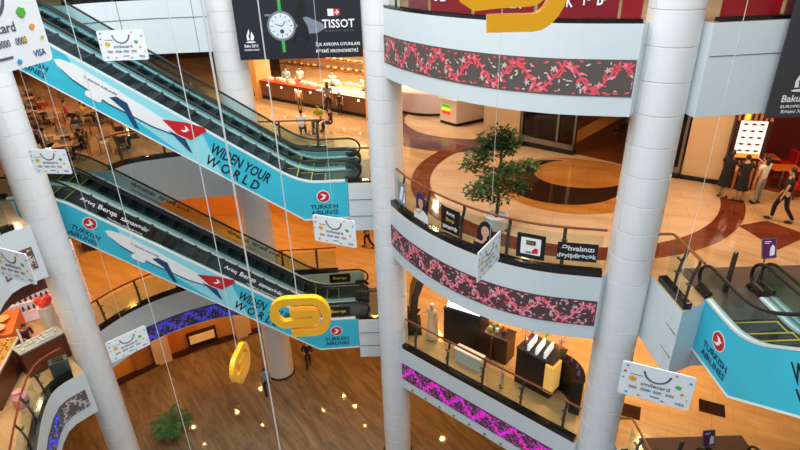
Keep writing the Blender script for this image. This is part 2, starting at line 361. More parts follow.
# ------------------------------------------------------------------ decorative bands on the balcony fronts
def vine(mb, L, h, seed, dens=1.0):
    """scrolling stems, leaves and blossoms as flat shapes; returns via callback in (s,z) space"""
    R = random.Random(seed); P = []
    def stroke(pts, w, mi):
        l, r = [], []
        for i, p in enumerate(pts):
            a = pts[max(i-1, 0)]; b = pts[min(i+1, len(pts)-1)]; d = hypot(b[0]-a[0], b[1]-a[1]) or 1; ww = w*(1-.6*i/len(pts))
            l.append((p[0]-(b[1]-a[1])/d*ww, p[1]+(b[0]-a[0])/d*ww)); r.append((p[0]+(b[1]-a[1])/d*ww, p[1]-(b[0]-a[0])/d*ww))
        for i in range(len(pts)-1): P.append(([l[i], r[i], r[i+1], l[i+1]], mi))
    def leaf(x, y, a, s, mi):
        P.append(([(x+s*(u*cos(a)-v*sin(a)), y+s*(u*sin(a)+v*cos(a))) for u, v in ((0,0),(.35,.22),(.8,.2),(1.15,0),(.7,-.16),(.3,-.2))], mi))
    def flower(x, y, s, mi):
        for k in range(5): leaf(x, y, k*2*pi/5+x, s*.75, mi)
    s = .05; k = 0; per = .46
    while s < L-.1:
        up = 1 if k % 2 else -1
        f_ = lambda t: (s+per*t, up*h*.33*cos(pi*t)); pts = [f_(i/10) for i in range(11)]; stroke(pts, .024, 0)
        cx, cy = s+per*.5, up*h*.12
        sp = [(s+per*.30+(.15*(1-t*.7))*cos(up*(-1.2+5.2*t))+.10, -up*h*.16+(.15*(1-t*.7))*sin(up*(-1.2+5.2*t))) for t in [i/12 for i in range(13)]]; stroke(sp, .022, 0)
        flower(sp[-1][0], sp[-1][1], .075, 1)
        flower(s+.02, up*h*.36, .07, 2 if k % 3 else 0)
        for j in range(9):
            t = (j+.5)/9; x, y = f_(t); sd = 1 if j % 2 else -1; a_ = atan2(-up*h*.33*pi*sin(pi*t), per)+sd*(.7+R.random()*.5); leaf(x, y, a_, R.uniform(.09, .135), 0 if R.random() < .75 else 2)
        for j in range(5):
            x = s+per*(j+R.random())/5; leaf(x, R.choice((-1, 1))*h*.42, R.choice((0, pi))+R.uniform(-.5, .5), R.uniform(.07, .11), 0)
        for j in range(int(8*dens)):
            x = s+R.random()*per; y = (R.random()-.5)*h*.8; leaf(x, y, R.random()*6.28, R.uniform(.05, .09), R.choice([1, 1, 2, 1]))
        s += per; k += 1
    return P
def band(path, z, s0, s1, label, cols, base, seed, group=None, lo=-1.24, hi=-.6, emit=0, dens=1.0):
    t = thing('ornamental_band', label, 'decorative band', (path.at((s0+s1)/2)[0][0], path.at((s0+s1)/2)[0][1], z+lo), 0, group)
    n = max(2, int((s1-s0)/.12)); o1 = [path.at(s0+(s1-s0)*i/n, -.012)[0] for i in range(n+1)]; o2 = [path.at(s0+(s1-s0)*i/n, .0)[0] for i in range(n+1)]
    MB().prism(o1+o2[::-1], z+lo, z+hi).build('band_panel', base, t, True)
    h = hi-lo; mb = MB(); zc = z+(lo+hi)/2
    for poly, mi in vine(mb, s1-s0, h, seed, dens):
        vs = []
        for x, y in poly:
            y = max(-h/2+.02, min(h/2-.02, y)); q, u = path.at(s0+min(max(x, .02), s1-s0-.02), -.018-.002*mi); vs.append((q[0], q[1], zc+y))
        mb.add(vs, [tuple(range(len(vs)))], mi)
    mb.build('vine_ornament', cols, t, True); return t
RA = Path(ARC); R1 = Path(LINE1); PB1 = Path(BK1); PB2 = Path(BK2); PL_ = Path(LFT)
BROWN = mat('taupe_band', (92, 82, 76), .5); BROWNR = mat('maroon_taupe_band', (88, 58, 62), .5)
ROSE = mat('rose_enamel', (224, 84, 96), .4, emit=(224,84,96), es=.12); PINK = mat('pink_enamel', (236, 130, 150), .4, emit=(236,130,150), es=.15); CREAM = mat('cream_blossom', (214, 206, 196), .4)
MAG = mat('magenta_led', (226, 30, 190), .4, emit=(226,30,190), es=.75); MAG2 = mat('violet_led', (160, 50, 210), .4, emit=(170,50,215), es=.7); ROSED = mat('dusky_rose', (200, 96, 130), .4)
BLUE = mat('blue_led', (50, 80, 240), .4, emit=(50,80,245), es=.45); BLUE2 = mat('violet_blue_led', (110, 80, 230), .4, emit=(110,80,230), es=.35)
cL = RA.L
band(RA, 15, .12, cL-.02, 'long curved band of pink vines on grey brown, on the topmost balcony front', [ROSE, CREAM, PINK], BROWN, 1, dens=.9)
band(RA, 10, .12, cL-.02, 'long curved band of crowded pink vines on maroon, below the railing with posters', [PINK, CREAM, ROSE], BROWNR, 2, dens=1.5)
band(R1, 5, .25, R1.L-.05, 'straight magenta lit leaf band on the lowest balcony front to the right', [MAG, ROSED, MAG2], mat('plum_band', (84,58,72), .5), 3, dens=7)
band(PB1, 5, 1.2, PB1.L-4.2, 'curved blue lit leaf band behind and below the lower escalators', [BLUE, mat('dull_lilac',(150,120,150),.4), BLUE2], mat('night_blue_band', (58,58,112), .5), 4, dens=6, lo=-1.55, hi=-.9)
t0 = PL_.L
band(PL_, 5, t0-4.6, t0-1.15, 'blue lit part of the grey leaf band at the lower left balcony', [BLUE, CREAM, BLUE2], mat('slate_band', (78,78,90), .5), 5, dens=2.2)
band(PL_, 5, t0-1.12, t0-.15, 'unlit grey leaf band piece beside the left column on the lowest balcony', [CREAM, mat('grey_leaf',(170,164,160),.5), CREAM], mat('grey_band', (98,92,90), .5), 6)
band(PL_, 10, t0-1.0, t0-.15, 'short brown leaf band piece beside the left column one storey higher', [CREAM, mat('pale_rose_leaf',(206,160,150),.5), CREAM], mat('brown_band', (104,74,66), .5), 7)

# ------------------------------------------------------------------ glass railings
def railing(path, z, label, s0=0, s1=None, gap=1.22, group=None, mrail=COPPER, kerb=.13, rail_h=1.0, post_off=.5):
    s1 = path.L if s1 is None else s1; q0 = path.at((s0+s1)/2, .15)[0]
    t = thing('glass_railing', label, 'railing', (q0[0], q0[1], z), 0, group)
    a = path.off(.01, s0, s1, .25); b = path.off(.17, s0, s1, .25); MB().prism(a+b[::-1], z-.01, z+kerb).build('kerb', BLACKST, t, True)
    ps = []; s = s0+post_off
    while s < s1-.1: ps.append(s); s += gap
    edges = [s0+.03]+ps+[s1-.03]
    for u, v in zip(edges, edges[1:]):
        if v-u < .15: continue
        g1 = path.off(.12, u+.03, v-.03, .3); g2 = path.off(.132, u+.03, v-.03, .3)
        MB().prism(g1+g2[::-1], z+kerb-.02, z+rail_h-.1).build('glass_panel', GLASSR, t, True)
    for s in ps:
        mb = MB()
        for k in (-.02, .0, .02):
            pr = [(.06,kerb-.02),(.07,.4),(.11,.7),(.17,.88),(.16,rail_h-.02)]
            pts = []
            for o_, zz in pr:
                q, u = path.at(s+k, o_+.05); pts.append((q[0], q[1], z+zz))
            mb.tube(pts, .018, 6)
        q, u = path.at(s, .10); mb.box((q[0], q[1], z+.45), (.12, .05, .03), atan2(u[1], u[0])); mb.box((q[0], q[1], z+.75), (.12, .05, .03), atan2(u[1], u[0]))
        mb.build('post', DSTEEL, t, True)
    MB().tube([(x, y, z+rail_h) for x, y in path.off(.2, s0, s1, .15)], .028, 8).build('handrail', mrail, t, True, True)
    return t
railing(RA, 15, 'glass railing of the topmost balcony with red film posters on it', .15, cL-.02, kerb=.05)
railing(RA, 10, 'curved glass railing carrying black and portrait posters', .15, cL-.02)
railing(R1, 5, 'straight glass railing of the lowest balcony in front of dark shop stands', .3, R1.L-.05, mrail=COPPER)
railing(PB1, 5, 'curved glass railing on the far side behind the lower escalators', .3, PB1.L-1.0, 1.3, mrail=mat('red_brown_handrail', (130,62,36), .35))
railing(PB2, 10, 'glass railing along the food court edge behind the escalators', .05, PB2.L-1.0, 1.3, mrail=DSTEEL)
railing(PB2, 15, 'topmost glass railing on the far side above the pale fascia', .05, PB2.L-1.0, 1.3, mrail=DSTEEL)
railing(PL_, 5, 'glass railing with red brown handrail beside the jewellery counters', 0, PL_.L-.3, 1.0, mrail=mat('red_brown_handrail', (130,62,36), .35), kerb=.2, post_off=.3)
railing(PL_, 10, 'glass railing at the left edge, left of the leaning white column', 0, PL_.L-.35, 1.1, mrail=DSTEEL)
for z, lab in ((10, 'short glass railing with bronze handrail leading from the right column to the escalator'), (5, 'short glass railing with bronze handrail on the storey below, near the dark floor mats')):
    railing(Path([(5.24,9.5),(5.27,8.46)]), z, lab, .0, 1.02, .45, mrail=mat('bronze_handrail', (150,104,62), .35, .5), kerb=.12, post_off=.42); MB().tube([(5.43,9.5,z+1),(5.42,9.62,z+1),(5.0,9.66,z+1)], .028, 8).build('handrail', MATS['bronze_handrail'], bpy.context.scene.objects[0] if False else [o for o in S.objects if o.name.startswith('glass_railing')][-1], True)
railing(Path([(5.3,9.56),(6.9,9.76),(12,9.8)]), 15, 'topmost glass railing with red posters right of the large column', .1, 6.5, 1.2, kerb=.05)

# ------------------------------------------------------------------ posters hung on the railings
def onarc(path, z, X, w, h, zc, off=-.02):
    s = path.atx(X); q, u = path.at(s, off+.08); return frame((q[0], q[1], z+zc), (u[0], u[1], 0)), rect(-w/2, -h/2, w/2, h/2)
def portrait(fr, t, hair, top, hat=None, name='portrait_print'):
    m = [hair, mat('face_print', (214,164,138), .5), top, hat or hair, mat('lips_print', (150,40,44), .5)]
    b = MB()
    b.plate(disc(0, .12, .17, 20, .22), fr, .004, .003, 0)
    b.plate([(-.19,.15),(-.20,-.10),(-.12,-.16),(.14,-.16),(.21,-.05),(.18,.16)], fr, .006, .003, 0)
    b.plate([(-.30,-.38),(-.27,-.17),(-.10,-.09),(.12,-.09),(.28,-.18),(.31,-.38)], fr, .008, .003, 2)
    b.plate(disc(0.0, .09, .098, 18, .135), fr, .012, .003, 1); b.plate(rect(-.045,-.12,.045,0), fr, .010, .003, 1)
    b.plate(disc(.0, .035, .03, 8, .012), fr, .016, .002, 4)
    for s in (-.037, .037): b.plate(disc(s, .12, .014, 8, .008), fr, .016, .002, 0)
    if hat: b.plate([(-.17,.16),(-.15,.29),(-.05,.36),(.07,.36),(.16,.28),(.17,.16),(0,.20)], fr, .015, .003, 3)
    b.plate([(-.26,-.2),(-.05,-.22),(.02,-.12),(-.02,-.10),(-.08,-.16),(-.25,-.13)], fr, .018, .003, 1)
    return b.build(name, m, t, True)
LBL = mat('lettering_white', (240,240,240), .5); GOLD = mat('lettering_gold', (214,176,40), .5); BLKP = mat('poster_black', (12,11,12), .35)
def poster(X, w, h, zc, label, base, build):
    fr, r = onarc(RA, 10, X, w, h, zc); t = thing('railing_poster', label, 'poster', tuple(fr.translation), 0)
    build(fr, MB().plate(r, fr, 0, .006).build('poster_sheet', base, t, True) if base else t); return t
def p_text(lines):
    def f(fr, t):
        for body, y, w, h, m in lines:
            b = MB(); text(b, body, fr, 0, y, w, h, .01); b.build('lettering', m, t, True)
    return f
poster(.02, .42, .62, .56, 'slanted grey blue poster at the left end of the curved railing', mat('grey_blue_print', (120,140,156), .4, noise=.4, nscale=6), lambda fr, t: MB().plate([(-.15,-.2),(-.02,.2),(.12,.22),(.0,-.2)], fr, .008, .002).plate([(.05,-.25),(.16,.1),(.18,-.2)], fr, .008, .002).build('pale_streaks', LBL, t, True))
poster(.48, .5, .7, .55, 'portrait poster of a woman in a violet hat and white coat', None, lambda fr, t: portrait(fr, t, mat('dark_hair_print', (46,30,34), .5), mat('white_coat_print', (230,228,228), .5), mat('violet_hat_print', (58,44,96), .5)))
poster(1.12, .58, .62, .56, 'square black poster with white and gold lettering beside the violet hat portrait', BLKP, p_text([('Artıq', .16, .26, .12, LBL), ('Berqa', 0, .26, .12, GOLD), ('zamanədir', -.17, .48, .12, LBL)]))
poster(1.83, .6, .7, .52, 'portrait poster of a woman with long black hair and black top', None, lambda fr, t: portrait(fr, t, mat('black_hair_print', (24,18,20), .5), mat('black_top_print', (20,18,22), .5)))
def p_tab(fr, t):
    MB().plate(rrect(-.21,-.19,.21,.20,.02), fr, .008, .004).build('pale_screen', LBL, t, True)
    b = MB().plate(rect(-.1,.04,.1,.14), fr, .014, .002); b.build('black_tag', BLKP, t, True); b = MB(); text(b, 'Berqa', fr, 0, .09, .15, .05, .018); b.build('lettering', GOLD, t, True)
    MB().plate([(.03,-.16),(.16,-.14),(.16,-.04),(.1,-.02),(.04,-.08)], fr, .014, .002).build('red_picture', REDP, t, True)
    MB().plate(rect(-.1,-.16,.02,-.12), fr, .014, .002).build('grey_strip', STEEL, t, True)
fr_, r_ = onarc(RA, 10, 2.72, .56, .56, .52)
poster(2.72, .6, .58, .52, 'black bordered poster with a white tablet picture, middle of the curved railing', BLKP, p_tab)
poster(3.62, .80, .42, .52, 'wide black poster with two lines of white words near the right column', BLKP, p_text([('Əhvalınızı', .09, .66, .13, LBL), ('dəyişdirəcək', -.10, .78, .14, LBL)]))
# red film posters on the topmost railing
def filmposter(path, z, X0, X1, label, words_, base=REDD):
    s0, s1 = path.atx(X0), path.atx(X1); q = path.at((s0+s1)/2, .05)[0]
    t = thing('film_poster', label, 'poster', (q[0], q[1], z+.2), 0, 'red film posters on the topmost railing')
    a = path.off(.085, s0, s1, .15); b = path.off(.10, s0, s1, .15); MB().prism(a+b[::-1], z+.06, z+.9).build('poster_sheet', base, t, True)
    for body, ds, zc, w, h, m in words_:
        q, u = path.at(s0+ds, .08); fr = frame((q[0], q[1], z+zc), (u[0], u[1], 0)); lb = MB(); text(lb, body, fr, 0, 0, w, h, .004); lb.build('lettering', m, t, True)
filmposter(RA, 15, .25, .62, 'narrow red and grey film poster nearest the middle column', [], mat('red_grey_film_poster', (120,60,64), .3, noise=.6, nscale=9))
filmposter(RA, 15, .68, 1.40, 'dark red film poster with the large white characters 3D', [('3D', .34, .42, .44, .34, LBL)])
filmposter(RA, 15, 1.46, 2.42, 'dark red film poster with the white word FILM', [('FILM', .80, .27, .36, .13, LBL)])
filmposter(RA, 15, 2.48, 3.75, 'dark red film poster with white letters behind the large yellow emblem', [('MƏK', .42, .34, .36, .2, LBL), ('TƏBƏ', .98, .38, .5, .22, LBL)])
filmposter(RA, 15, 3.8, 4.12, 'plain dark red film poster just left of the right column', [], mat('bright_red_film_poster', (150,22,30), .3, noise=.4, nscale=3))
PR = Path([(5.3,9.56),(6.9,9.76),(12,9.8)])
filmposter(PR, 15, 5.42, 6.5, 'wide red film poster just right of the large column', [], mat('bright_red_film_poster', (150,22,30), .3))
filmposter(PR, 15, 6.58, 7.9, 'red grey film poster at the top right corner', [], mat('red_grey_film_poster', (120,60,64), .3))

# ------------------------------------------------------------------ escalators
SL = radians(35); RUN = 5/tan(SL)
def zc(x):
    k = .55
    def ramp(t): return 0 if t < -k else (t if t > k else (t+k)**2/(4*k))
    return (ramp(x)-ramp(x-RUN))*tan(SL)
XS = [-1.4+.1*i for i in range(int((RUN+2.8)/.1)+2)]
def escalator_unit(w, label, loc, rz, group, clad, print_side=None, art=None, x_lo=-1.36, x_hi=RUN+1.3):
    t = thing('escalator', label, 'escalator', loc, rz, group)
    prof_b = [(x_lo,-1.16),(0,-1.16),(RUN,3.84),(x_hi,3.84)]; top = [(x_hi,5.03)]+[(x, zc(x)+.03) for x in XS[::-1] if x_lo+.05 < x < x_hi-.05]+[(x_lo,.03)]
    prof = prof_b+top
    def slabxz(poly, y0, y1, mi=0, mb=None):
        mb = mb or MB(); n = len(poly); a = sum(p[0]*q[1]-q[0]*p[1] for p, q in zip(poly, poly[1:]+poly[:1])); poly = poly if a > 0 else poly[::-1]
        return mb.add([(x, y0, z) for x, z in poly]+[(x, y1, z) for x, z in poly], [tuple(range(n)), tuple(reversed(range(n, 2*n)))]+[(i, n+i, n+(i+1) % n, (i+1) % n) for i in range(n)], mi)
    core = [(x_lo+.02,-1.14),(0,-1.14),(RUN,3.86),(x_hi-.02,3.86),(x_hi-.02,4.7)]+[(x, zc(x)-.55) for x in XS[::-1] if x_lo+.1 < x < x_hi-.1]+[(x_lo+.02,-.4)]
    slabxz(core, .05, w-.05).build('truss', DSTEEL, t)
    slabxz(prof, 0, .03).build('side_cladding', clad if print_side == 'min' else WHITE, t)
    slabxz(prof, w-.03, w).build('side_cladding', clad if print_side == 'max' else WHITE, t)
    for y in (.06, w-.06):
        xs = [x for x in XS if x_lo-.0 <= x <= x_hi]
        mb = MB(); P = [(x, y, zc(x)+.06) for x in xs]
        for i in range(len(P)-1):
            a, b = P[i], P[i+1]; mb.add([(a[0],y-.06,a[2]-.02),(a[0],y+.06,a[2]-.02),(a[0],y+.06,a[2]+.03),(a[0],y-.06,a[2]+.03),(b[0],y-.06,b[2]-.02),(b[0],y+.06,b[2]-.02),(b[0],y+.06,b[2]+.03),(b[0],y-.06,b[2]+.03)], [(0,4,5,1),(1,5,6,2),(2,6,7,3),(3,7,4,0)])
        mb.build('decking', ALU, t)
        ysk = y+(.055 if y < w/2 else -.055)
        slabxz([(x, zc(x)+.04) for x in xs]+[(x, zc(x)-.48) for x in xs[::-1]], ysk-.004, ysk+.004).build('skirt', mat('skirt_panel', (38,40,44), .5, .1), t)
        e0, e1 = x_lo-.1, x_hi+.1
        gp = [(x, zc(x)+.07) for x in xs]; gt = [(x, zc(x)+.64) for x in xs]
        n1 = [(x_lo+.34*cos(a)*-1, .355+.285*sin(a)) for a in [radians(-70+20*i) for i in range(8)]]
        n2 = [(x_hi+.34*cos(a), 5.355+.285*sin(a)) for a in [radians(70-20*i) for i in range(8)]]
        slabxz(gp+n2[::-1]+gt[::-1]+n1[::-1], y-.005, y+.005).build('glass_balustrade', GLASSE, t)
        hr = [(x_lo-.02, y, .08)]+[(x_lo-.42*cos(a), y, .37+.32*sin(a)) for a in [radians(-60+15*i) for i in range(11)]]+[(x, y, zc(x)+.69) for x in xs[1:-1]]+[(x_hi+.42*cos(a), y, 5.37+.32*sin(a)) for a in [radians(90-15*i) for i in range(11)]]+[(x_hi+.02, y, 5.08)]
        MB().tube(hr, .034, 8).build('handrail', RUBBER, t, smooth=True)
        b = MB(); b.tube([(x_lo-.42,y,.03),(x_lo-.28,y,.16),(x_lo+.05,y,.17)], [.045,.07,.05], 8); b.tube([(x_hi+.42,y,5.03),(x_hi+.28,y,5.16),(x_hi-.05,y,5.17)], [.045,.07,.05], 8); b.build('newel_base', BLK, t)
    st = None; x = -.9; d = .4
    while x < RUN+.9:
        za = zc(x+d/2)
        if st is None:
            b = MB(); b.box((0,0,-.03),(d-.01,w-.24,.05)); b.box((-d/2+.02,0,-.18),(.03,w-.24,.28)); b.box((-d/2+.02,0,-.003),(.035,w-.24,.008), mi=1)
            for s_ in (-1,1): b.box((0, s_*(w/2-.15), -.003), (d-.03,.03,.008), mi=1)
            st = b.build('step', [STEPM, mat('step_edge_grey', (78,82,86), .5, .4)], t); o = st; base_me = st.data; st2 = base_me.copy(); st2.materials[1] = SYEL
        else: o = st.copy(); COL.objects.link(o); o.parent = t
        o.data = st2 if (x < .35 or x > RUN-.2) else base_me
        o.location = (x, w/2, za-.005-.15*(zc(x+d)-zc(x))/(d*tan(SL))); x += d
    MB().box((x_lo+.15, w/2, .012), (1.0, w-.2, .02)).build('floor_plate', mat('landing_plate', (96,90,86), .4, .6), t)
    MB().box((x_hi-.15, w/2, 5.012), (1.0, w-.2, .02)).build('floor_plate', mat('landing_plate', (96,90,86), .4, .6), t)
    if art: art([c for c in t.children if c.name.startswith('side_cladding')][0 if print_side == 'min' else 1], w)
    return t
TKL = mat('turquoise_logo_red', (200,24,34), .35)
def bird(b, fr, cx, cy, r, off, mi):
    P = [(-.75,-.55),(-.25,-.30),(.0,-.05),(-.2,.35),(-.55,.62),(.05,.60),(.42,.30),(.78,.28),(.45,.08),(.40,-.22),(.05,-.62),(-.35,-.72)]
    b.plate([(cx+x*r*.9, cy+y*r*.9) for x, y in P], fr, off, .003, mi)
def airline_logo(t, fr, k=1):
    MB().plate(disc(0, .22*k, .21*k, 28), fr, .006, .003).build('emblem_ring', LBL, t)
    MB().plate(disc(0, .22*k, .185*k, 28), fr, .010, .003).build('emblem_disc', TKL, t)
    b = MB(); bird(b, fr, 0, .22*k, .17*k, .014, 0); b.build('emblem_bird', LBL, t)
    b = MB(); text(b, 'TURKISH', fr, 0, -.13*k, .86*k, .15*k, .008); text(b, 'AIRLINES', fr, 0, -.33*k, .86*k, .15*k, .008); b.build('lettering', NAVY, t)
def ad_art(side, plane=True, start_words=.75, hidden_top=False):
    sg = -1 if side == 'max' else 1
    def art(t, w):
        y = w+.001 if side == 'max' else -.001
        X = Vector((sg, 0, 0))
        def fl(x, z): return frame((x, y, z), (sg,0,0))
        def fs(u, dn=0):   # frame along the slope at run position u
            xd = Vector((cos(SL), 0, sin(SL))) * sg; yd = Vector((-sin(SL), 0, cos(SL)))
            c = Vector((u, y, u*tan(SL)-.56)) + yd*dn; return frame(c, xd, yd)
        # pale swathes of sky on the print
        b = MB(); 
        def xz(pts): return [(sg*px, pz) for px, pz in pts]
        b.plate(xz([(2.2,.42),(2.6,1.86),(5.6,3.96),(5.2,2.9),(4.4,2.3),(3.0,.94)]), fl(0, 0), .002, .002); b.build('pale_sky_print', TURQL, t)
        MB().plate(xz([(-1.36,-1.16),(0,-1.16),(RUN,3.84),(RUN,3.88),(0,-1.11),(-1.36,-1.11)]), fl(0, 0), .003, .004).build('white_edge', WHT, t)
        airline_logo(t, fl(-.62, -.60), .95)
        airline_logo(t, fs(6.45, .02), 1.0)
        b = MB(); 
        sx = 1.72 if side == 'max' else 1.95
        text(b, 'WIDEN YOUR', fs(sx, .16), 0, 0, 1.86, .33, .006); text(b, 'W O R L D', fs(sx+(.06 if side == 'max' else -.06), -.22), 0, 0, 1.66, .31, .006); b.build('slogan_lettering', INK, t)
        # aeroplane, nose uphill
        f = fs(4.45, .03); d = 1 if side == 'max' else -1
        def m(P): return [(d*px, py) for px, py in P]
        body = [(-1.98,.20),(-1.85,.29),(-1.5,.35),(-.5,.30),(.9,.20),(1.75,.12),(1.75,.0),(.8,-.14),(-.4,-.16),(-1.4,-.04),(-1.85,.08)]
        MB().plate(m(body), f, .006, .004).build('aeroplane_body_print', LBL, t)
        MB().plate(m([(-.45,.0),(-.3,.12),(.0,.10),(.55,-.42),(.42,-.44),(.0,-.12)]), f, .012, .003).plate(m([(-1.95,.14),(-1.4,-.08),(-.4,-.20),(.8,-.18),(1.7,-.04),(1.7,-.01),(.8,-.145),(-.4,-.165),(-1.4,-.05)]), f, .008, .003).build('aeroplane_wing_print', mat('plane_shadow_blue', (20,70,110), .4), t)
        MB().plate(m(rrect(-1.02,-.28,-.58,-.10,.08)), f, .012, .003).build('engine_print', LBL, t)
        MB().plate(m([(.95,.17),(1.5,.42),(2.0,.56),(2.1,.5),(1.85,.04),(1.45,.0)]), f, .014, .003).build('tail_fin_print', TKL, t)
        MB().plate(m([(1.2,-.02),(1.9,-.28),(2.05,-.3),(1.7,-.02)]), f, .012, .003).build('tailplane_print', mat('plane_shadow_blue', (20,70,110), .4), t)
        b = MB(); bird(b, f, d*1.6, .24, .15, .019, 0); b.build('emblem_bird', LBL, t)
        b = MB(); text(b, 'TURKISH AIRLINES', f, -d*.75, .17, .9, .055, .014); b.build('lettering', NAVY, t)
    return art
TH = radians(3.53)
def place(off, z):  # origin of a unit on the left stack; off = distance behind the front face
    return (-2.89-sin(TH)*off, 15.13+cos(TH)*off, z)
artA = ad_art('max')
escalator_unit(1.08, 'upper long escalator with the turquoise airliner print on its side', place(1.08, 10), pi+TH, None, TURQ, 'max', artA)
escalator_unit(1.08, 'upper escalator on the far side, running behind the turquoise one', place(2.20, 10), pi+TH, None, WHITE)
lowA = escalator_unit(1.08, 'lower escalator with turquoise airliner print, one storey further down', place(1.08, 5), pi+TH, None, TURQ, 'max', artA)
lowB = escalator_unit(1.08, 'lower escalator on the far side, with dark lettering on its glass', place(2.20, 5), pi+TH, None, WHITE)
artC = ad_art('min')
escalator_unit(1.15, 'escalator at the right with turquoise print, boarding beside the right column', (5.8, 7.38, 10), -pi/2, None, TURQ, 'min', artC)
escalator_unit(1.15, 'right hand escalator further right, beyond the turquoise printed one', (7.02, 7.38, 10), -pi/2, None, WHITE)
escalator_unit(1.15, 'escalator one storey down at the right, its newel loop by the bottom edge', (5.8, 7.38, 5), -pi/2, None, TURQ, 'min', artC)
escalator_unit(1.15, 'second escalator one storey down, at the bottom right corner', (7.02, 7.38, 5), -pi/2, None, WHITE)
# glass lettering on the lower pair (printed on balustrades, parts of those escalators)
def glass_words(t, y, u0, flip, m, k=.85):
    xd = Vector((-cos(SL), 0, -sin(SL))) * (1 if not flip else -1); yd = Vector((-sin(SL), 0, cos(SL)))
    # viewed from +y (atrium side); mirrored words face the other way
    def fr(dn): 
        c = Vector((u0, y, u0*tan(SL)+.38)) + yd*dn; return frame(c, xd, yd)
    b = MB(); w1 = 'Artıq'; s = 1
    if not flip:
        text(b, 'Artıq', fr(.08), -.95*k, 0, .5*k, .2*k, .008); text(b, 'Berqa', fr(.08), -.25*k, 0, .66*k, .25*k, .008); text(b, 'zamanədir', fr(.08), .72*k, 0, 1.0*k, .17*k, .008); text(b, 'Əhvalınızı dəyişdirəcək', fr(-.14), .45*k, 0, 1.3*k, .09*k, .008)
    else:
        text(b, 'Artıq', fr(.08), -.95*k, 0, .5*k, .2*k, .008); text(b, 'Berqa', fr(.08), -.25*k, 0, .66*k, .25*k, .008); text(b, 'zamanədir', fr(.08), .72*k, 0, 1.0*k, .17*k, .008); text(b, 'Əhvalınızı dəyişdirəcək', fr(-.14), .45*k, 0, 1.3*k, .09*k, .008)
    b.build('glass_lettering', m, t)
glass_words(lowA, 1.02+.01, 5.6, False, LBL); glass_words(lowA, 1.02+.01, 1.9, False, LBL)
glass_words(lowB, .05, 5.0, True, INK); glass_words(lowB, .05, 2.2, True, INK)
def glass_tag(t, y):
    fr = frame((-.75, y, .36), (-1,0,0)); MB().plate(rect(-.38,-.18,.38,.18), fr, .0, .004).build('black_glass_sign', BLKP, t); b = MB(); text(b, 'Berqa', fr, 0, 0, .5, .16, .008); b.build('lettering', GOLD, t)
glass_tag(lowA, 1.03); glass_tag(lowB, .06)

# ------------------------------------------------------------------ large banners
NIGHT = mat('night_banner_cloth', (26,28,38), .5, noise=.15, nscale=1)
GREYB = mat('charcoal_banner_cloth', (56,56,60), .5)
def flame(b, fr, cx, cy, r, mi=0, off=.006):
    b.plate([(cx-.5*r,cy-.6*r),(cx-.55*r,cy),(cx-.1*r,cy+1.1*r),(cx-.02*r,cy+.55*r),(cx-.25*r,cy+.0*r),(cx-.1*r,cy-.55*r)], fr, off, .003, mi)
    b.plate([(cx+.0*r,cy-.6*r),(cx+.1*r,cy+.15*r),(cx+.3*r,cy+.7*r),(cx+.6*r,cy-.05*r),(cx+.45*r,cy-.6*r)], fr, off, .003, mi)
    b.plate(disc(cx, cy-.85*r, .75*r, 16, .12*r), fr, off, .003, mi)
t = thing('watch_banner', 'black banner with a large watch and white lettering, hung above the bakery', 'banner', (-3.1,17.78,13.2))
fr = frame((-3.05,17.75,14.72), (1,0,0)); X0, X1, Y0, Y1 = -1.76, 2.06, -1.52, 1.52
MB().plate(rect(X0,Y0,X1,Y1), fr, 0, .03).build('banner_sheet', NIGHT, t, True); t = t.children[0]
f2 = fr @ Matrix.Translation((0,-.80,.034)); f3 = fr @ Matrix.Translation((.06,-.56,.034)) @ Matrix.Scale(.72, 4)
STRAPG = mat('strap_green', (60,170,70), .5); DIAL = mat('dial_white', (214,222,228), .4); SIL = mat('case_silver', (120,126,134), .4)
b = MB(); b.plate(rect(-.76,.48,-.42,1.2), f3, .002, .003, 0); b.plate(rect(-.76,-1.05,-.42,-.48), f3, .002, .003, 0); b.build('watch_strap', mat('strap_black', (30,34,36), .5), t, True)
b = MB(); b.plate(rect(-.66,.48,-.53,1.2), f3, .006, .003); b.plate(rect(-.66,-1.05,-.53,-.48), f3, .006, .003); b.build('strap_stripe', STRAPG, t, True)
b = MB(); b.plate(disc(-.59,.02,.60,32), f3, .008, .003); b.plate(rect(-1.25,.42,-.98,.5), f3, .008, .003); b.plate(rect(-.03,-.05,.08,.09), f3, .008, .003); b.build('watch_case', SIL, t, True)
MB().plate(disc(-.59,.02,.51,32), f3, .012, .003).build('watch_dial', DIAL, t, True)
b = MB()
for k in range(12): a = k*pi/6; b.plate([(-.59+cos(a+e)*r, .02+sin(a+e)*r) for e, r in ((-.04,.36),(.04,.36),(.03,.46),(-.03,.46))], f3, .016, .002)
b.plate([(-.6,.0),(-.42,.22),(-.39,.2),(-.57,-.02)], f3, .016, .002); b.plate([(-.57,.03),(-.85,.12),(-.85,.09),(-.6,0)], f3, .016, .002); b.plate(disc(-.59,-.2,.09,12), f3, .016,.002); b.build('watch_hands', mat('hand_dark', (60,64,70), .5), t, True)
MB().plate([(.15,.3),(.5,.36),(1.1,.1),(1.3,-.1),(.9,-.3),(.2,-.35)], f3, .003, .002).build('light_streak', mat('streak_grey', (120,130,144), .6), t, True)
MB().plate([(.02,.55),(.2,.95),(.42,1.02),(.5,.8),(.44,.55),(.34,.3),(.5,-.0),(.55,-.35),(.5,-.6),(.32,-.95),(.25,-.93),(.36,-.55),(.2,-.35),(-.02,-.5),(-.1,-.75),(-.2,-.72),(-.08,-.35),(.05,-.12),(.02,.15)], f3, .006, .003).build('athlete_silhouette', mat('silhouette_black', (8,8,12), .6), t, True)
b = MB(); text(b, 'TISSOT', f2, 1.36, .28, .98, .25); b.build('brand_lettering', LBL, t, True)
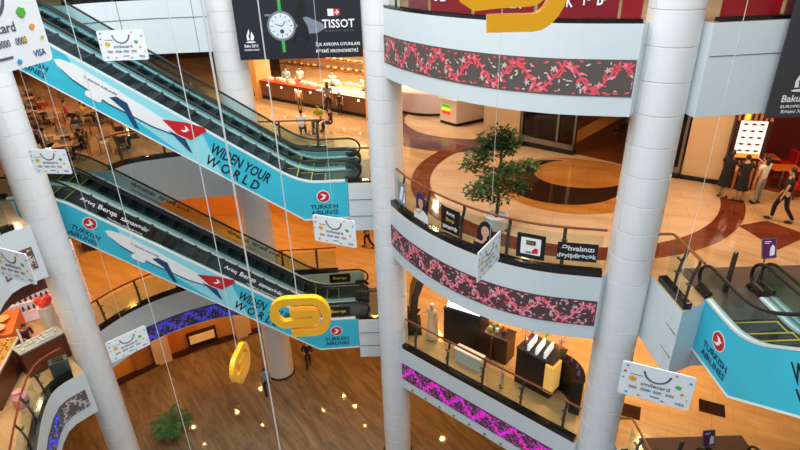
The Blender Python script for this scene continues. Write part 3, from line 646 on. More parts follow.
b = MB(); text(b, 'INNOVATORS BY TRADITION', f2, 1.38, .07, .9, .05); b.build('small_lettering', STEEL, t, True)
b = MB(); b.plate(rect(1.06,.5,1.24,.7), f2, .006, .003); text(b, 'T', f2, 1.15, .6, None, .14, .014); b.build('emblem_square', [LBL], t, True)
b = MB(); b.plate(rect(1.25,.5,1.43,.7), f2, .006, .003, 0); b.plate(rect(1.32,.53,1.36,.67), f2, .01, .003, 1); b.plate(rect(1.27,.58,1.41,.62), f2, .01, .003, 1); b.build('cross_emblem', [REDP, LBL], t, True)
b = MB(); text(b, 'İLK AVROPA OYUNLARI', f2, 1.30, -.30, 1.36, .13); text(b, 'RƏSMİ XRONOMETRİ', f2, 1.27, -.50, 1.3, .13); b.build('slogan_lettering', LBL, t, True)
b = MB(); flame(b, f2, -1.36, -.02, .2); text(b, 'Baku 2015', f2, -1.36, -.30, .42, .09); text(b, 'EUROPEAN GAMES', f2, -1.36, -.42, .46, .05); b.build('flame_emblem', LBL, t, True)
t = thing('games_banner', 'charcoal banner with a white flame emblem at the upper right edge', 'banner', (8.6,9.6,13.3))
fr = frame((8.72,9.58,14.8), (1,.02,0)); MB().plate(rect(-2.2,-1.45,2.2,1.4), fr, 0, .03).build('banner_sheet', GREYB, t, True); t = t.children[0]
f2 = fr @ Matrix.Translation((-.82,-.50,.036)) @ Matrix.Scale(.64, 4); b = MB(); flame(b, f2, -1.42, -.48, .30); text(b, 'Baku 2015', f2, -1.25, -.95, 1.15, .2); text(b, 'EUROPEAN GAMES', f2, -1.2, -1.17, 1.2, .08); text(b, 'Rəsmi Xronometr', f2, -1.15, -1.31, 1.2, .1); b.build('flame_emblem', LBL, t, True)

# ------------------------------------------------------------------ hanging cards and yellow emblems
CARDW = mat('card_white', (240,244,246), .35); CY = mat('card_gold', (232,180,30), .4); CB = mat('card_blue', (40,160,220), .4); CG = mat('card_green', (90,180,60), .4); CR = mat('card_red', (214,50,80), .4); CO = mat('card_orange', (240,150,50), .4); VIS = mat('card_navy_ink', (40,50,120), .4); GREYI = mat('card_grey_ink', (90,94,100), .4)
TOPZ = 24.0
def card(loc_top, yaw, label, w=.9, h=.57, tilt=0, strings=(0,), seed=1):
    """loc_top = middle of the top edge"""
    t = thing('hanging_card', label, 'hanging card', loc_top, radians(yaw), 'white shopping cards hung on strings in the atrium')
    R = random.Random(5)
    MB().plate(rrect(-w/2,-h,w/2,0,.04), frame((0,.006,0), (1,0,0)), 0, .012).build('board', CARDW, t); bd = t.children[0]
    for sgn in (1, -1):
        f = frame((0,-.007*sgn,-h/2), (sgn,0,0))
        if sgn < 0: f = frame((0,.007,-h/2), (-1,0,0))
        b = MB(); A = [radians(190+160*i/14) for i in range(15)]
        for a, c in zip(A, A[1:]): b.plate([(.17*cos(a),.20+.17*sin(a)),(.145*cos(a),.20+.145*sin(a)),(.145*cos(c),.20+.145*sin(c)),(.17*cos(c),.20+.17*sin(c))], f, .001, .002)
        b.plate(disc(-.16,.18,.018,8), f, .001, .002); b.plate(disc(.16,.18,.018,8), f, .001, .002); b.build('smile_handle_print', GREYI, bd)
        b = MB(); text(b, 'smilecard', f, 0, -.02, .36, .062, .002); b.build('name_lettering', GREYI, bd)
        b = MB(); 
        for i in range(4): text(b, '0000', f, -.27+.155*i, -.115, .105, .05, .002)
        b.plate(rect(-.04,-.21,.08,-.195), f, .001, .002); b.plate(rect(-.33,.10,-.17,.11), f, .001, .002); b.build('number_lettering', GREYI, bd)
        b = MB(); text(b, 'VISA', f, .33, -.215, .12, .045, .002); b.build('payment_lettering', VIS, bd)
        b = MB(); sh = [(-.29,.03,.075,0),(.27,.06,.06,2),(.33,-.04,.035,3),(-.40,.13,.03,4),(.40,.17,.03,1),(-.41,.02,.025,1),(.40,-.12,.022,0),(-.18,-.23,.03,3),(.12,-.24,.03,1),(-.34,-.22,.032,1),(-.06,-.115,.028,1),(.23,-.115,.026,0),(-.26,-.115,.026,3),(-.38,.23,.03,1),(.22,.24,.022,5)]
        for x, y, r, mi in sh:
            r *= .7
            b.plate([(x-r,y+.2*r),(x-.3*r,y+.8*r),(x+.9*r,y+.5*r),(x+r,y-.3*r),(x+.2*r,y-.9*r),(x-.7*r,y-.5*r)], f, .003, .002, mi)
        b.build('coloured_shapes', [CY, CB, CG, CO, CR, CR], bd)
    for sx in strings:
        MB().tube([(sx,0,-.01),(sx,0,TOPZ-loc_top[2])], .0032, 5).build('string', mat('white_cord', (214,216,214), .6), t)
    return t
zb = 16.257-.60
tc_ = card((-2.56,3.74,16.15), 83, 'largest white card with coloured shapes, close up in the top left corner')
card((-5.33,11.32,14.94), 1.3, 'small white card in front of the upper escalator and the pale fascia')
card((-7.705,11.635,12.48), -7, 'small white card overlapping the left column in the middle of its height')
card((-1.235,9.23,11.78), -23.4, 'white card just left of the middle column, below the upper escalator landing')
card((-6.255,7.72,12.12), -23.4, 'white card cut by the left edge beside the brown leaf band')
card((-6.37,10.245,8.48), 44.5, 'white card low on the left in front of the blue lit band and left column')
card((1.455,7.885,11.92), 56.8, 'white card seen nearly edge on before the curved posters railing')
card((3.38,5.615,11.16), -25.4, 'large white card at the lower right beside the right column')
def emblem(loc, yaw, label, w=1.0, strings=(-.02,)):
    t = thing('hanging_emblem', label, 'hanging emblem', loc, radians(yaw), 'yellow clip shaped emblems hung on strings')
    P = [(-.17,-.265),(.2,-.265)]+[(.2+.20*cos(a)+.0, -.0+.265*sin(a)) for a in [radians(-75+15*i) for i in range(11)]]+[(.2,.265),(-.2,.265)]
    P += [(-.2+.205*cos(a), .07+.195*sin(a)) for a in [radians(105+15*i) for i in range(9)]]+[(-.27,-.115),(-.1,-.10),(.1,-.095),(.17,-.09)]
    P += [(.17+.07*cos(a), -.01+.08*sin(a)) for a in [radians(-70+20*i) for i in range(8)]]+[(.15,.07),(-.16,.07)]
    hw = .068; P = [(x, z*1.12) for x, z in P]; n = len(P); l, r = [], []
    for i, p in enumerate(P):
        a = P[max(i-1,0)]; c = P[min(i+1,n-1)]; d = hypot(c[0]-a[0], c[1]-a[1]); nx, ny = -(c[1]-a[1])/d, (c[0]-a[0])/d; l.append((p[0]+nx*hw, p[1]+ny*hw)); r.append((p[0]-nx*hw, p[1]-ny*hw))
    b = MB(); D = .05
    vs = []
    for q in range(n):
        (lx, lz), (rx, rz) = l[q], r[q]
        vs += [(lx*w,-D,lz*w),(rx*w,-D,rz*w),(rx*w,D,rz*w),(lx*w,D,lz*w)]
    fs = []
    for q in range(n-1):
        o = q*4
        for k in range(4): fs.append((o+k, o+(k+1)%4, o+4+(k+1)%4, o+4+k))
    fs += [(3,2,1,0),(4*n-4,4*n-3,4*n-2,4*n-1)]; b.add(vs, fs)
    b.build('clip_body', YELLOW, t)
    for sx in strings: MB().tube([(sx*w,0,.33*w),(sx*w,0,TOPZ-loc[2])], .008, 6).build('string', mat('white_cord', (214,216,214), .6), t)
    return t
emblem((-1.59,7.075,11.13), 2, 'yellow clip shaped emblem in the middle, in front of the lower escalator landing')
emblem((.93,4.77,15.965), -3, 'largest yellow clip shaped emblem, cut by the top edge', 1.0)
emblem((-3.36,8.85,8.68), 86, 'yellow emblem seen edge on above the marble ground floor')
def cord(x, y, z0, r, label):
    t = MB().tube([(0,0,z0),(0,0,TOPZ)], r, 6).build('hanging_line', mat('white_cord', (214,216,214), .6)); t.location = (x, y, 0); tag(t, label, 'cord', 'thin cords hanging down through the atrium')
def raydir(x, y):
    f = Vector((0, cos(PITCH), -sin(PITCH))); return f
cord(-4.118, 7.5, 7.5, .006, 'thin white cord hanging in front of the airliner print on the left')
cord(-2.0, 6.2, 5.0, .012, 'thicker pale cord crossing the slogan on the upper turquoise print')

# ------------------------------------------------------------------ plants
LEAFM = mat('green_leaves', (52,92,40), .5, noise=.35, nscale=8); LEAF2 = mat('dark_green_leaves', (36,68,34), .5, noise=.3, nscale=8); BARK = mat('bark', (86,64,44), .8, noise=.2)
def leafcloud(mb, c, r, n, s, R, rz=1):
    for i in range(n):
        while True:
            p = [R.uniform(-1,1) for _ in range(3)]
            if sum(q*q for q in p) < 1: break
        q = Vector((c[0]+p[0]*r, c[1]+p[1]*r, c[2]+p[2]*r*rz)); a = R.uniform(0,6.28); e = R.uniform(-.9,.5); u = Vector((cos(a)*cos(e), sin(a)*cos(e), sin(e))); w = Vector((-sin(a), cos(a), R.uniform(-.4,.4))).normalized(); L = s*R.uniform(.7,1.3)
        mb.add([q, q+u*L*.5+w*L*.22, q+u*L, q+u*L*.5-w*L*.22], [(0,1,2,3)], 0 if R.random() < .7 else 1)
R = random.Random(11)
t = thing('potted_tree', 'tall potted fig tree with small dark leaves behind the curved poster railing', 'potted tree', (2.22,11.98,10))
MB().lathe([(.16,0),(.22,.05),(.27,.42),(.28,.46),(.24,.46),(.22,.4),(.02,.4)], 24).build('pot', WHT, t, smooth=True)
b = MB().tube([(0,0,.38),(.03,.02,.9),(-.02,.0,1.5),(.04,.03,2.1),(.02,0,2.7),(0,.05,3.0)], [.045,.04,.035,.03,.02,.008], 8)
tips = []
for z, a, L in ((1.0,3.0,.5),(1.15,.2,.5),(1.3,1.5,.45),(1.5,4.0,.5),(1.6,0.3,.75),(1.75,2.8,.6),(1.9,5.2,.4),(2.2,3.3,.5),(2.3,.8,.35),(2.6,3.0,.3),(2.7,.2,.2)):
    e = (cos(a)*L, sin(a)*L, z+.35*L); b.tube([(0,0,z),(cos(a)*L*.5, sin(a)*L*.5, z+.28*L), e], [.018,.012,.005], 5); tips.append(e)
b.build('trunk', BARK, t)
b = MB()
for e in tips: leafcloud(b, e, .27, 170, .125, R, .8); leafcloud(b, (e[0]*.55,e[1]*.55,e[2]-.05), .22, 90, .12, R, .8)
leafcloud(b, (0,0,2.85), .22, 160, .12, R, 1.3); leafcloud(b, (.02,0,1.15), .4, 240, .12, R, .8)
f = b.build('foliage', [LEAFM, LEAF2], t); t.scale = (1.06,1.06,.84); t.location.x += .12
t = thing('potted_palm', 'bushy potted palm on the ground floor at the lower left', 'potted plant', (-8.75,15.1,0))
MB().lathe([(.26,0),(.3,.05),(.36,.5),(.32,.5),(.3,.42),(.02,.42)], 24).build('pot', mat('terracotta', (96,46,28), .6), t, smooth=True)
b = MB()
for i in range(46):
    a = R.uniform(0,6.28); L = R.uniform(.7,1.15); h0 = R.uniform(.7,1.5); pts = [(0,0,.42)]
    for k in range(1,7): q = k/6; pts.append((cos(a)*L*q, sin(a)*L*q, .42+h0*(q*1.5-q*q*.95)))
    for p, q in zip(pts, pts[1:]):
        d = Vector(q)-Vector(p); n_ = Vector((-sin(a), cos(a), 0)); 
        for sg in (-1,1):
            for m_ in (.2,.7): o = Vector(p)+d*m_; b.add([o, o+n_*sg*.16+d*.6, o+n_*sg*.2+d*1.0-Vector((0,0,.05)), o+d*.3], [(0,1,2,3)], i % 2)
t.scale = (.68,.68,.72); b.build('fronds', [mat('bright_palm_green', (78,110,48), .5, noise=.3, nscale=8), LEAFM], t)

# ------------------------------------------------------------------ people
SKIN = mat('skin', (206,156,124), .55); HAIRM = mat('dark_hair', (30,22,20), .5)
def skinmesh(name, vs, es, rs, m, parent, sub=1, root=0):
    me = bpy.data.meshes.new(name); me.from_pydata(vs, es, []); o = bpy.data.objects.new(name, me); COL.objects.link(o)
    k = o.modifiers.new('skin', 'SKIN'); k.use_smooth_shade = True
    sv = me.skin_vertices[0].data
    for i, r in enumerate(rs): sv[i].radius = r if isinstance(r, tuple) else (r, r); sv[i].use_root = (i == root)
    s = o.modifiers.new('sub', 'SUBSURF'); s.levels = sub; s.render_levels = sub
    nm = bpy.data.meshes.new_from_object(o.evaluated_get(bpy.context.evaluated_depsgraph_get()))
    o.modifiers.clear(); o.data = nm; bpy.data.meshes.remove(me); nm.name = name; nm.materials.clear(); nm.materials.append(m); nm.polygons.foreach_set('use_smooth', [True]*len(nm.polygons))
    o.parent = parent; return o
def person(label, x, y, z, yaw=0, h=1.7, pose='stand', top=(30,30,36), low=(24,24,30), hair=(28,22,20), shoe=(20,18,18), skirt=False, long_hair=False, short=False, sleeves=.55, group=None, lean=0, skin=None, longrobe=False, armL=None, armR=None):
    """local frame: faces +y"""
    t = thing('person', label, 'person', (x, y, z), yaw, group); k = h*.77/1.7
    sit = pose == 'sit'; dz = -.42 if sit else 0
    def V(a, b, c): return (a*k, (b+lean*max(0, c-.9))*k, (c+dz)*k)
    legs = {}
    for s in (-1, 1):
        if pose == 'walk': o = s*.24; legs[s] = [(s*.09, 0, .92), (s*.09, .06+o*.55, .50), (s*.09, o-.05 if o > 0 else o-.10, .085), (s*.10, o+.10, .04)]
        elif sit: legs[s] = [(s*.10, 0, .90), (s*.11, .42, .90), (s*.11, .42, .50), (s*.12, .55, .46)]
        else: legs[s] = [(s*.10, 0, .92), (s*.10, .02+.02*s, .50), (s*.105, -.01, .085), (s*.13, .13, .04)]
    arms = {}
    for s in (-1, 1):
        A = armL if s < 0 else armR
        if A is None: A = 'front' if sit else ('swing' if pose == 'walk' else 'down')
        if A == 'front': arms[s] = [(s*.19,0,1.41),(s*.24,.04,1.15),(s*.17,.28,1.13)]
        elif A == 'swing': arms[s] = [(s*.19,0,1.41),(s*.25,-s*.10,1.16),(s*.24,-s*.06+.10,.92)]
        elif A == 'up': arms[s] = [(s*.19,0,1.41),(s*.27,.16,1.28),(s*.15,.36,1.45)]
        elif A == 'hip': arms[s] = [(s*.19,0,1.41),(s*.33,-.05,1.17),(s*.19,.10,1.04)]
        else: arms[s] = [(s*.19,0,1.41),(s*.25,-.01,1.14),(s*.25,.06,.90)]
    vs = [V(0,0,.95), V(0,.01,1.12), V(0,.0,1.32), V(0,-.01,1.45), V(0,.01,1.52), V(0,.03,1.60), V(0,.035,1.68), V(0,.125,1.60)]
    rs = [(.13*k,.10*k),(.115*k,.09*k),(.14*k,.10*k),(.07*k,.06*k),.052*k,(.072*k,.085*k),.07*k,.014*k]; es = [(0,1),(1,2),(2,3),(3,4),(4,5),(5,6),(5,7)]
    for s in (-1,1):
        b = len(vs); vs += [V(*q) for q in legs[s]]; rs += [.078*k,.055*k,.038*k,.03*k]; es += [(0,b),(b,b+1),(b+1,b+2),(b+2,b+3)]
        b = len(vs); a = arms[s]; vs += [V(*q) for q in a]; rs += [.05*k,.038*k,.026*k]; es += [(2,b),(b,b+1),(b+1,b+2)]
        # palm and five fingers
        w = Vector(a[2]); d = (w-Vector(a[1])).normalized(); side = d.cross(Vector((0,0,1)) if abs(d.z) < .8 else Vector((0,1,0))).normalized(); nrm = d.cross(side)
        pm = w+d*.07; vs.append(V(*pm)); rs.append((.034*k,.016*k)); es.append((b+2, b+3)); pi_ = b+3
        for j, (o_, L) in enumerate(((-.03,.065),(-.01,.08),(.01,.075),(.03,.06))):
            p1_ = pm+side*o_+d*.03; p2_ = p1_+d*L*.55+nrm*.008; p3_ = p2_+d*L*.4+nrm*.022; c = len(vs); vs += [V(*p1_), V(*p2_), V(*p3_)]; rs += [.009*k,.008*k,.007*k]; es += [(pi_, c),(c,c+1),(c+1,c+2)]
        p1_ = w+d*.03-side*.03*s; p2_ = p1_+d*.03-side*.02*s; p3_ = p2_+d*.03; c = len(vs); vs += [V(*p1_), V(*p2_), V(*p3_)]; rs += [.011*k,.009*k,.008*k]; es += [(pi_, c),(c,c+1),(c+1,c+2)]
    skinmesh('body', vs, es, rs, skin or SKIN, t)
    mt = mat('cloth_%d_%d_%d' % tuple(top), top, .8); ml = mat('cloth_%d_%d_%d' % tuple(low), low, .8)
    # top garment
    v2 = [V(0,0,.86), V(0,.01,1.12), V(0,0,1.32), V(0,-.01,1.435)]; r2 = [(.155*k,.125*k),(.14*k,.115*k),(.165*k,.125*k),(.085*k,.075*k)]; e2 = [(0,1),(1,2),(2,3)]
    for s in (-1,1):
        a = [Vector(q) for q in arms[s]]; b = len(v2)
        if sleeves > 1: v2 += [V(*a[0]), V(*a[1]), V(*(a[1]*.15+a[2]*.85))]; r2 += [.066*k,.053*k,.042*k]; e2 += [(2,b),(b,b+1),(b+1,b+2)]
        else: v2 += [V(*a[0]), V(*(a[0]*(1-sleeves)+a[1]*sleeves))]; r2 += [.066*k,.058*k]; e2 += [(2,b),(b,b+1)]
    skinmesh('robe_top' if longrobe else 'shirt', v2, e2, r2, mt, t)
    if skirt or longrobe:
        zl = .12 if longrobe else .48; mb = MB(); prof = [(.02,1.07),(.13,1.08),(.165,.94),(.19 if not longrobe else .2,.7),(.23 if not longrobe else .27,zl),(.215,zl+.01),(.14,.9),(.02,.92)]
        mb.lathe([(r*k,(q+dz)*k) for r, q in prof], 20, (0,.0,0)); o = mb.build('skirt', mt if longrobe else ml, t, smooth=True)
    else:
        v3 = [V(0,0,1.06), V(0,0,.90)]; r3 = [(.14*k,.11*k),(.145*k,.115*k)]; e3 = [(0,1)]
        for s in (-1,1):
            q = [Vector(p) for p in legs[s]]; b = len(v3)
            if short: v3 += [V(*q[0]), V(*(q[0]*.25+q[1]*.75))]; r3 += [.095*k,.085*k]; e3 += [(1,b),(b,b+1)]
            else: v3 += [V(*q[0]), V(*q[1]), V(*(q[2]+Vector((0,0,.02))))]; r3 += [.095*k,.07*k,.055*k]; e3 += [(1,b),(b,b+1),(b+1,b+2)]
        skinmesh('trousers' if not short else 'shorts', v3, e3, r3, ml, t)
    for s in (-1,1):
        q = Vector(legs[s][2]); f = Vector(legs[s][3]); b = MB(); c = V(*((q+f)/2+Vector((0,.01,-.01)))); b.ball((c[0],c[1],max(c[2],.05*k) if not sit else c[2]), (.047*k,.13*k,.048*k), 12); b.build('shoe', mat('shoe_%d_%d_%d' % tuple(shoe), shoe, .5), t, smooth=True)
    b = MB(); c = V(0,.015,1.655); b.ball(c, (.088*k,.098*k,.098*k), 14)
    b.v = [(p[0], p[1]-.022*k, p[2]+.012*k) if p[1] > c[1]+.03*k and p[2] < c[2]+.045*k else p for p in b.v]
    if long_hair: b.ball(V(0,-.06,1.53), (.085*k,.05*k,.16*k), 12)
    b.build('hair', mat('hair_%d_%d_%d' % tuple(hair), hair, .5), t, smooth=True)
    b = MB()
    for s in (-1,1): b.ball(V(s*.03,.098,1.625), .009*k, 6)
    b.build('eyes', BLK, t.children[0]); b = MB()
    for s in (-1,1): b.ball(V(s*.083,.02,1.61), (.012*k,.02*k,.03*k), 8)
    b.build('ears', skin or SKIN, t)
    return t
R180 = pi
person('woman in a black dress standing with her head bent by the lit menu board', 8.62, 13.42, 10, -1.0, 1.68, 'stand', (22,20,24), (22,20,24), skirt=True, lean=.12, armR='front', armL='front', long_hair=True)
person('woman in dark patterned top and black skirt, between two others by the menu board', 8.92, 13.14, 10, -.3, 1.62, 'stand', (36,30,34), (22,20,24), skirt=True, lean=.08, armL='hip', armR='front')
person('woman in a white top and grey patterned trousers facing the menu board', 9.3, 12.98, 10, .3, 1.66, 'stand', (232,224,214), (150,146,134), long_hair=True, armR='up', lean=.03)
person('man in dark shirt and black trousers walking past at the right, carrying a bag', 9.25, 11.95, 10, 1.2, 1.76, 'walk', (22,24,34), (16,16,20), sleeves=.6)
person('man in a dark suit standing at the pillar left of the bakery', -6.15, 23.3, 10, -.5, 1.78, 'stand', (48,30,26), (26,20,22), sleeves=2)
person('child in a pale top and olive trousers before the bakery counter', -4.2, 23.8, 10, .2, 1.25, 'stand', (236,220,190), (110,100,60))
person('woman in grey top and black trousers at the bakery counter', -2.85, 22.95, 10, .1, 1.68, 'stand', (110,104,104), (22,20,24), long_hair=True)
person('small figure in black beside the woman at the bakery counter', -2.35, 22.65, 10, -.2, 1.2, 'stand', (28,24,30), (24,20,24))
person('person in a white shirt sitting with back turned near the escalator landing', -3.5, 19.82, 10, .1, 1.72, 'sit', (238,236,232), (40,44,60), sleeves=.8)
person('person in a yellow green top sitting near the escalator landing', -3.0, 20.85, 10, 2.8, 1.66, 'sit', (170,180,30), (60,60,50), sleeves=.8)
person('person in dark clothes sitting beside the yellow green top', -2.5, 20.4, 10, 1.4, 1.62, 'sit', (60,34,30), (30,30,36))
for (x, y, c, lab) in ((-5.15,26.45,(150,205,222),'bakery worker in light blue at the left end of the counter'),(-4.5,26.4,(235,232,225),'bakery worker in white beside the light blue one'),(-2.85,25.2,(160,200,200),'bakery worker in pale teal behind the middle of the counter'),(-1.35,24.1,(240,240,236),'bakery worker in white at the right end of the counter')):
    person(lab, x, y, 10, pi-.3, 1.72, 'stand', c, (60,60,70), armL='front', armR='front')
person('man in a light blue shirt and dark trousers walking across the ground floor', -5.6, 17.1, 0, .3, 1.76, 'walk', (118,138,168), (22,24,34), sleeves=.7)
person('man in dark clothes walking behind the round column on the ground floor', -4.15, 18.7, 0, .2, 1.76, 'walk', (30,34,48), (26,30,40), sleeves=2)
person('person in black walking on the middle storey beside the escalator landing', -1.35, 20.2, 5, 1.5, 1.76, 'walk', (24,22,26), (18,18,22), sleeves=2)
person('woman in a plaid purple top bending over the display counter at the left', -11.7, 13.85, 5, -2.2, 1.66, 'stand', (92,44,72), (24,22,28), lean=.28, armL='front', armR='front', sleeves=2, long_hair=True)
person('toddler in a pale top leaning on the lowest railing by the dark stands', 2.75, 11.85, 5, 1.6, .98, 'stand', (226,206,178), (214,196,170), hair=(196,150,96), armL='front', armR='front')

# ------------------------------------------------------------------ furniture for the food court
TABT = mat('table_top_wood', (176,120,74), .35); CHW = mat('chair_brown', (74,50,38), .5); CHL = mat('chair_pale', (196,186,172), .5)
def make_table(label, group):
    t = thing('cafe_table', label, 'table', (0,0,0), 0, group)
    MB().box((0,0,.735), (.8,.8,.03)).build('tabletop', TABT, t, bevel=.008)
    MB().lathe([(.03,.03),(.03,.72)], 12).build('pedestal', STEEL, t); MB().lathe([(.24,0),(.24,.015),(.05,.04)], 20).build('base', DSTEEL, t); return t
def make_chair(label, group, m=CHW):
    t = thing('cafe_chair', label, 'chair', (0,0,0), 0, group)
    MB().box((0,0,.455), (.42,.42,.04)).build('seat', m, t, bevel=.012)
    MB().box((0,-.2,.70), (.40,.03,.30), rx=.12).build('backrest', m, t, bevel=.01)
    for a in (-1,1):
        MB().tube([(a*.17,.17,.44),(a*.19,.19,0)], .014, 6).build('leg', DSTEEL, t); MB().tube([(a*.17,-.23,.84),(a*.17,-.19,.44),(a*.19,-.22,0)], .014, 6).build('leg', DSTEEL, t)
    return t
tb0 = make_table('square brown cafe table in the food court behind the escalators', 'food court tables'); ch0 = make_chair('dark brown cafe chair in the food court behind the escalators', 'dark food court chairs'); cp0 = make_chair('pale cafe chair in the food court behind the escalators', 'pale food court chairs', CHL)
used = set(); RR = random.Random(4)
def put(o, x, y, z, rz):
    if o.name in used: o = dup(o)
    else: used.add(o.name)
    o.matrix_basis = Matrix.Translation((x,y,z)) @ Matrix.Rotation(rz, 4, 'Z') @ Matrix.Scale(.77, 4); return o
spots = [(-9.9,19.2),(-12.2,19.0),(-10.4,21.6),(-12.9,21.4),(-15.3,20.8),(-11.2,24.2),(-13.9,24.0),(-16.6,23.6),(-12.2,27),(-15.2,26.9),(-18.2,26.6),(-14,30),(-17.4,30),(-20.6,29.6),(-18.6,20.2),(-20,33),(-16,33.2)]
spots = [(-9.6+(x+9.6)*.82, 18.3+(y-18.3)*.8) for x, y in spots]+[(-8.9,20.5),(-8.7,22.4),(-11.3,18.0),(-13.3,18.1),(-10.2,23.2),(-13.2,19.5),(-15.8,19.2),(-14.6,22.7),(-17.8,22.4),(-10.5,26.6),(-12.3,22.6)]
k = 0
for i, (x, y) in enumerate(spots):
    a = RR.uniform(-.3,.3)+.6; who = {0:'dark',1:'white',2:'brick red',3:'blue',5:'beige',6:'pink',8:'black',9:'ochre',11:'grey',7:'olive',17:'plum',19:'charcoal',22:'lilac',24:'rust',27:'pale yellow'}.get(i)
    whr = 'where the diner in a %s top sits' % who if who else {4:'with nobody seated, left of the blue top diner',10:'next to the ochre top diner',12:'far behind the pink top diner',13:'far back at the left'}.get(i, 'in the food court, where no one is seated')
    o = put(tb0, x, y, 10, a); o['label'] = 'square brown cafe table ' + whr
    for q in range(4):
        if RR.random() < .12: continue
        d = a+q*pi/2; pale = RR.random() >= .65; o = put(cp0 if pale else ch0, x+cos(d)*.55, y+sin(d)*.55, 10, d+pi/2+RR.uniform(-.15,.15)); o['label'] = ('pale' if pale else 'dark brown')+' cafe chair at the table '+whr
seat = [(0,0,(40,36,44),'dark top'),(1,2,(226,220,214),'white top'),(2,1,(150,60,50),'brick red top'),(3,3,(60,70,110),'blue top'),(5,0,(206,190,170),'beige top'),(6,2,(200,90,120),'pink top'),(8,1,(30,30,34),'black top'),(9,3,(210,160,70),'ochre top'),(11,2,(180,176,170),'grey top'),(7,1,(90,110,80),'olive top'),(17,2,(70,50,60),'plum top'),(19,0,(24,26,30),'charcoal top'),(22,3,(130,120,150),'lilac top'),(24,1,(170,60,40),'rust top'),(27,2,(230,210,120),'pale yellow top')]
for i, q, c, nm in seat:
    x, y = spots[i]; d = .6+q*pi/2
    person('diner in a %s sitting at a cafe table in the food court' % nm, x+cos(d)*.57, y+sin(d)*.57, 10, d+pi/2, 1.7, 'sit', c, (40,40,50), sleeves=.8)
# table and chairs near the landing (behind the glass panel)
put(tb0, -3.2, 20.25, 10, .2)['label'] = 'cafe table beside the bakery walkway, near the escalator landing'
# food stalls at the far side of the food court
def stall(x, y, rz, w, sign, label, words_=None):
    t = thing('food_stall', label, 'food stall', (x, y, 10), rz)
    MB().box((0,0,.55), (w,.8,1.1)).build('counter', DWOOD, t); MB().box((0,0,1.12), (w+.1,.9,.05)).build('worktop', STEEL, t)
    MB().box((0,1.6,1.35), (w,.1,2.7)).build('back_panel', mat('stall_back', (200,150,96), .6, noise=.3, nscale=3), t); b = MB().box((0,.2,2.75), (w,.3,.55)); b.build('sign_box', sign, t)
    for s in (-1,1): MB().box((s*(w/2-.06),.8,1.5), (.12,1.7,3)).build('side_panel', WOOD, t)
    return t
for i, (x, y, rz, c, nm) in enumerate(((-21,36,.5,(226,90,40),'orange'),(-16.8,37.6,.3,(196,30,40),'red'),(-12.4,38.2,.1,(240,180,70),'yellow'),(-8.4,38,-.1,(90,150,70),'green'))):
    stall(x, y, rz, 3.6, mat('stall_sign_'+nm, c, .4, emit=c, es=1.2), 'food stall with a glowing %s sign at the back of the food court' % nm)

# ------------------------------------------------------------------ bakery across level two
CA, CBk = Vector((-6.35,26.0,0)), Vector((-1.15,22.0,0)); u = (CBk-CA).normalized(); n_ = Vector((-u.y, u.x, 0)); L = (CBk-CA).length; rz = atan2(u.y, u.x); mid = (CA+CBk)/2
t = thing('bakery_counter', 'long brown bakery counter with a red top on the left and glass display at right', 'shop counter', (mid.x, mid.y, 10), rz)
MB().box((0,.4,.1), (L,.7,.2)).build('plinth', BLK, t); MB().box((0,.42,.62), (L,.75,.86)).build('counter_front', mat('brown_counter_front', (112,74,52), .4, noise=.15), t)
MB().box((-L*.22,.42,1.07), (L*.56,.85,.05)).build('red_top', mat('red_counter_top', (190,60,30), .3), t); MB().box((L*.28,.42,1.05), (L*.44,.85,.03)).build('pale_top', WHT, t)
MB().box((L*.28,.4,1.25), (L*.43,.6,.36)).build('glass_display', GLASSR, t)
for k in range(7): MB().lathe([(.05,-.01),(.05,.01)], 12, (0,0,0)).build('spot_fitting', mat('small_lamp_white', (255,250,235), .4, emit=(255,240,210), es=4), t).matrix_local = Matrix.Translation((-L*.42+L*.14*k, .035, .86)) @ Matrix.Rotation(pi/2, 4, 'X')
t = thing('bakery_shelf_wall', 'brightly lit bakery shelves filled with bread behind the long counter', 'shop shelves', (mid.x+n_.x*3.4-u.x*1.6, mid.y+n_.y*3.4-u.y*1.6, 10), rz)
MB().box((0,.25,1.7), (L+1.2,.1,3.4)).build('back_panel', mat('warm_white_panel', (244,214,170), .5), t)
for z in (.9,1.35,1.8,2.25): MB().box((0,0,z), (L+1,.42,.04)).build('shelf', WOOD, t)
RB = random.Random(9)
g = 'loaves and goods on the bakery shelves'
lo = MB().ball((0,0,.07), (.13,.1,.07), 10).build('bread_loaf', mat('bread_crust', (206,136,64), .6, noise=.2), smooth=True); tag(lo, 'golden loaf on the lit shelves behind the bakery counter', 'bread', g)
first = True
for z in (.92,1.37,1.82,2.27):
    for k in range(15):
        if RB.random() < .2: continue
        o = lo if first else lo.copy()
        if not first: COL.objects.link(o)
        first = False; p = mid+n_*3.4+u*(-L*.5-1.6+L*k/14); o.location = (p.x, p.y, 10+z); o.rotation_euler = (0,0,rz+RB.uniform(-.4,.4)); o.scale = (RB.uniform(.8,1.3),)*3
g = 'boxes and cakes on the bakery display'
bx = MB().box((0,0,.05), (.26,.2,.1)).build('pastry_tray', mat('cake_cream', (244,228,200), .5), bevel=.01); tag(bx, 'pale pastry tray on the bakery counter', 'pastry', g)
first = True
for k in range(16):
    o = bx if first else bx.copy()
    if not first: COL.objects.link(o)
    first = False; p = mid+n_*RB.uniform(.25,.6)+u*(-L*.45+L*.92*k/15); zz = 11.09 if k < 9 else 11.43; o.location = (p.x, p.y, zz+.0); o.rotation_euler = (0,0,rz)
for k, w_ in ((-1,.9),(1,.9)):
    p = mid+u*k*(L/2+.45)+n_*.3; struct('trim_%d' % (4+(k > 0)), MB().box((p.x,p.y,11.7), (w_,.9,3.4), rz), mat('orange_tan_pillar', (226,168,104), .5))
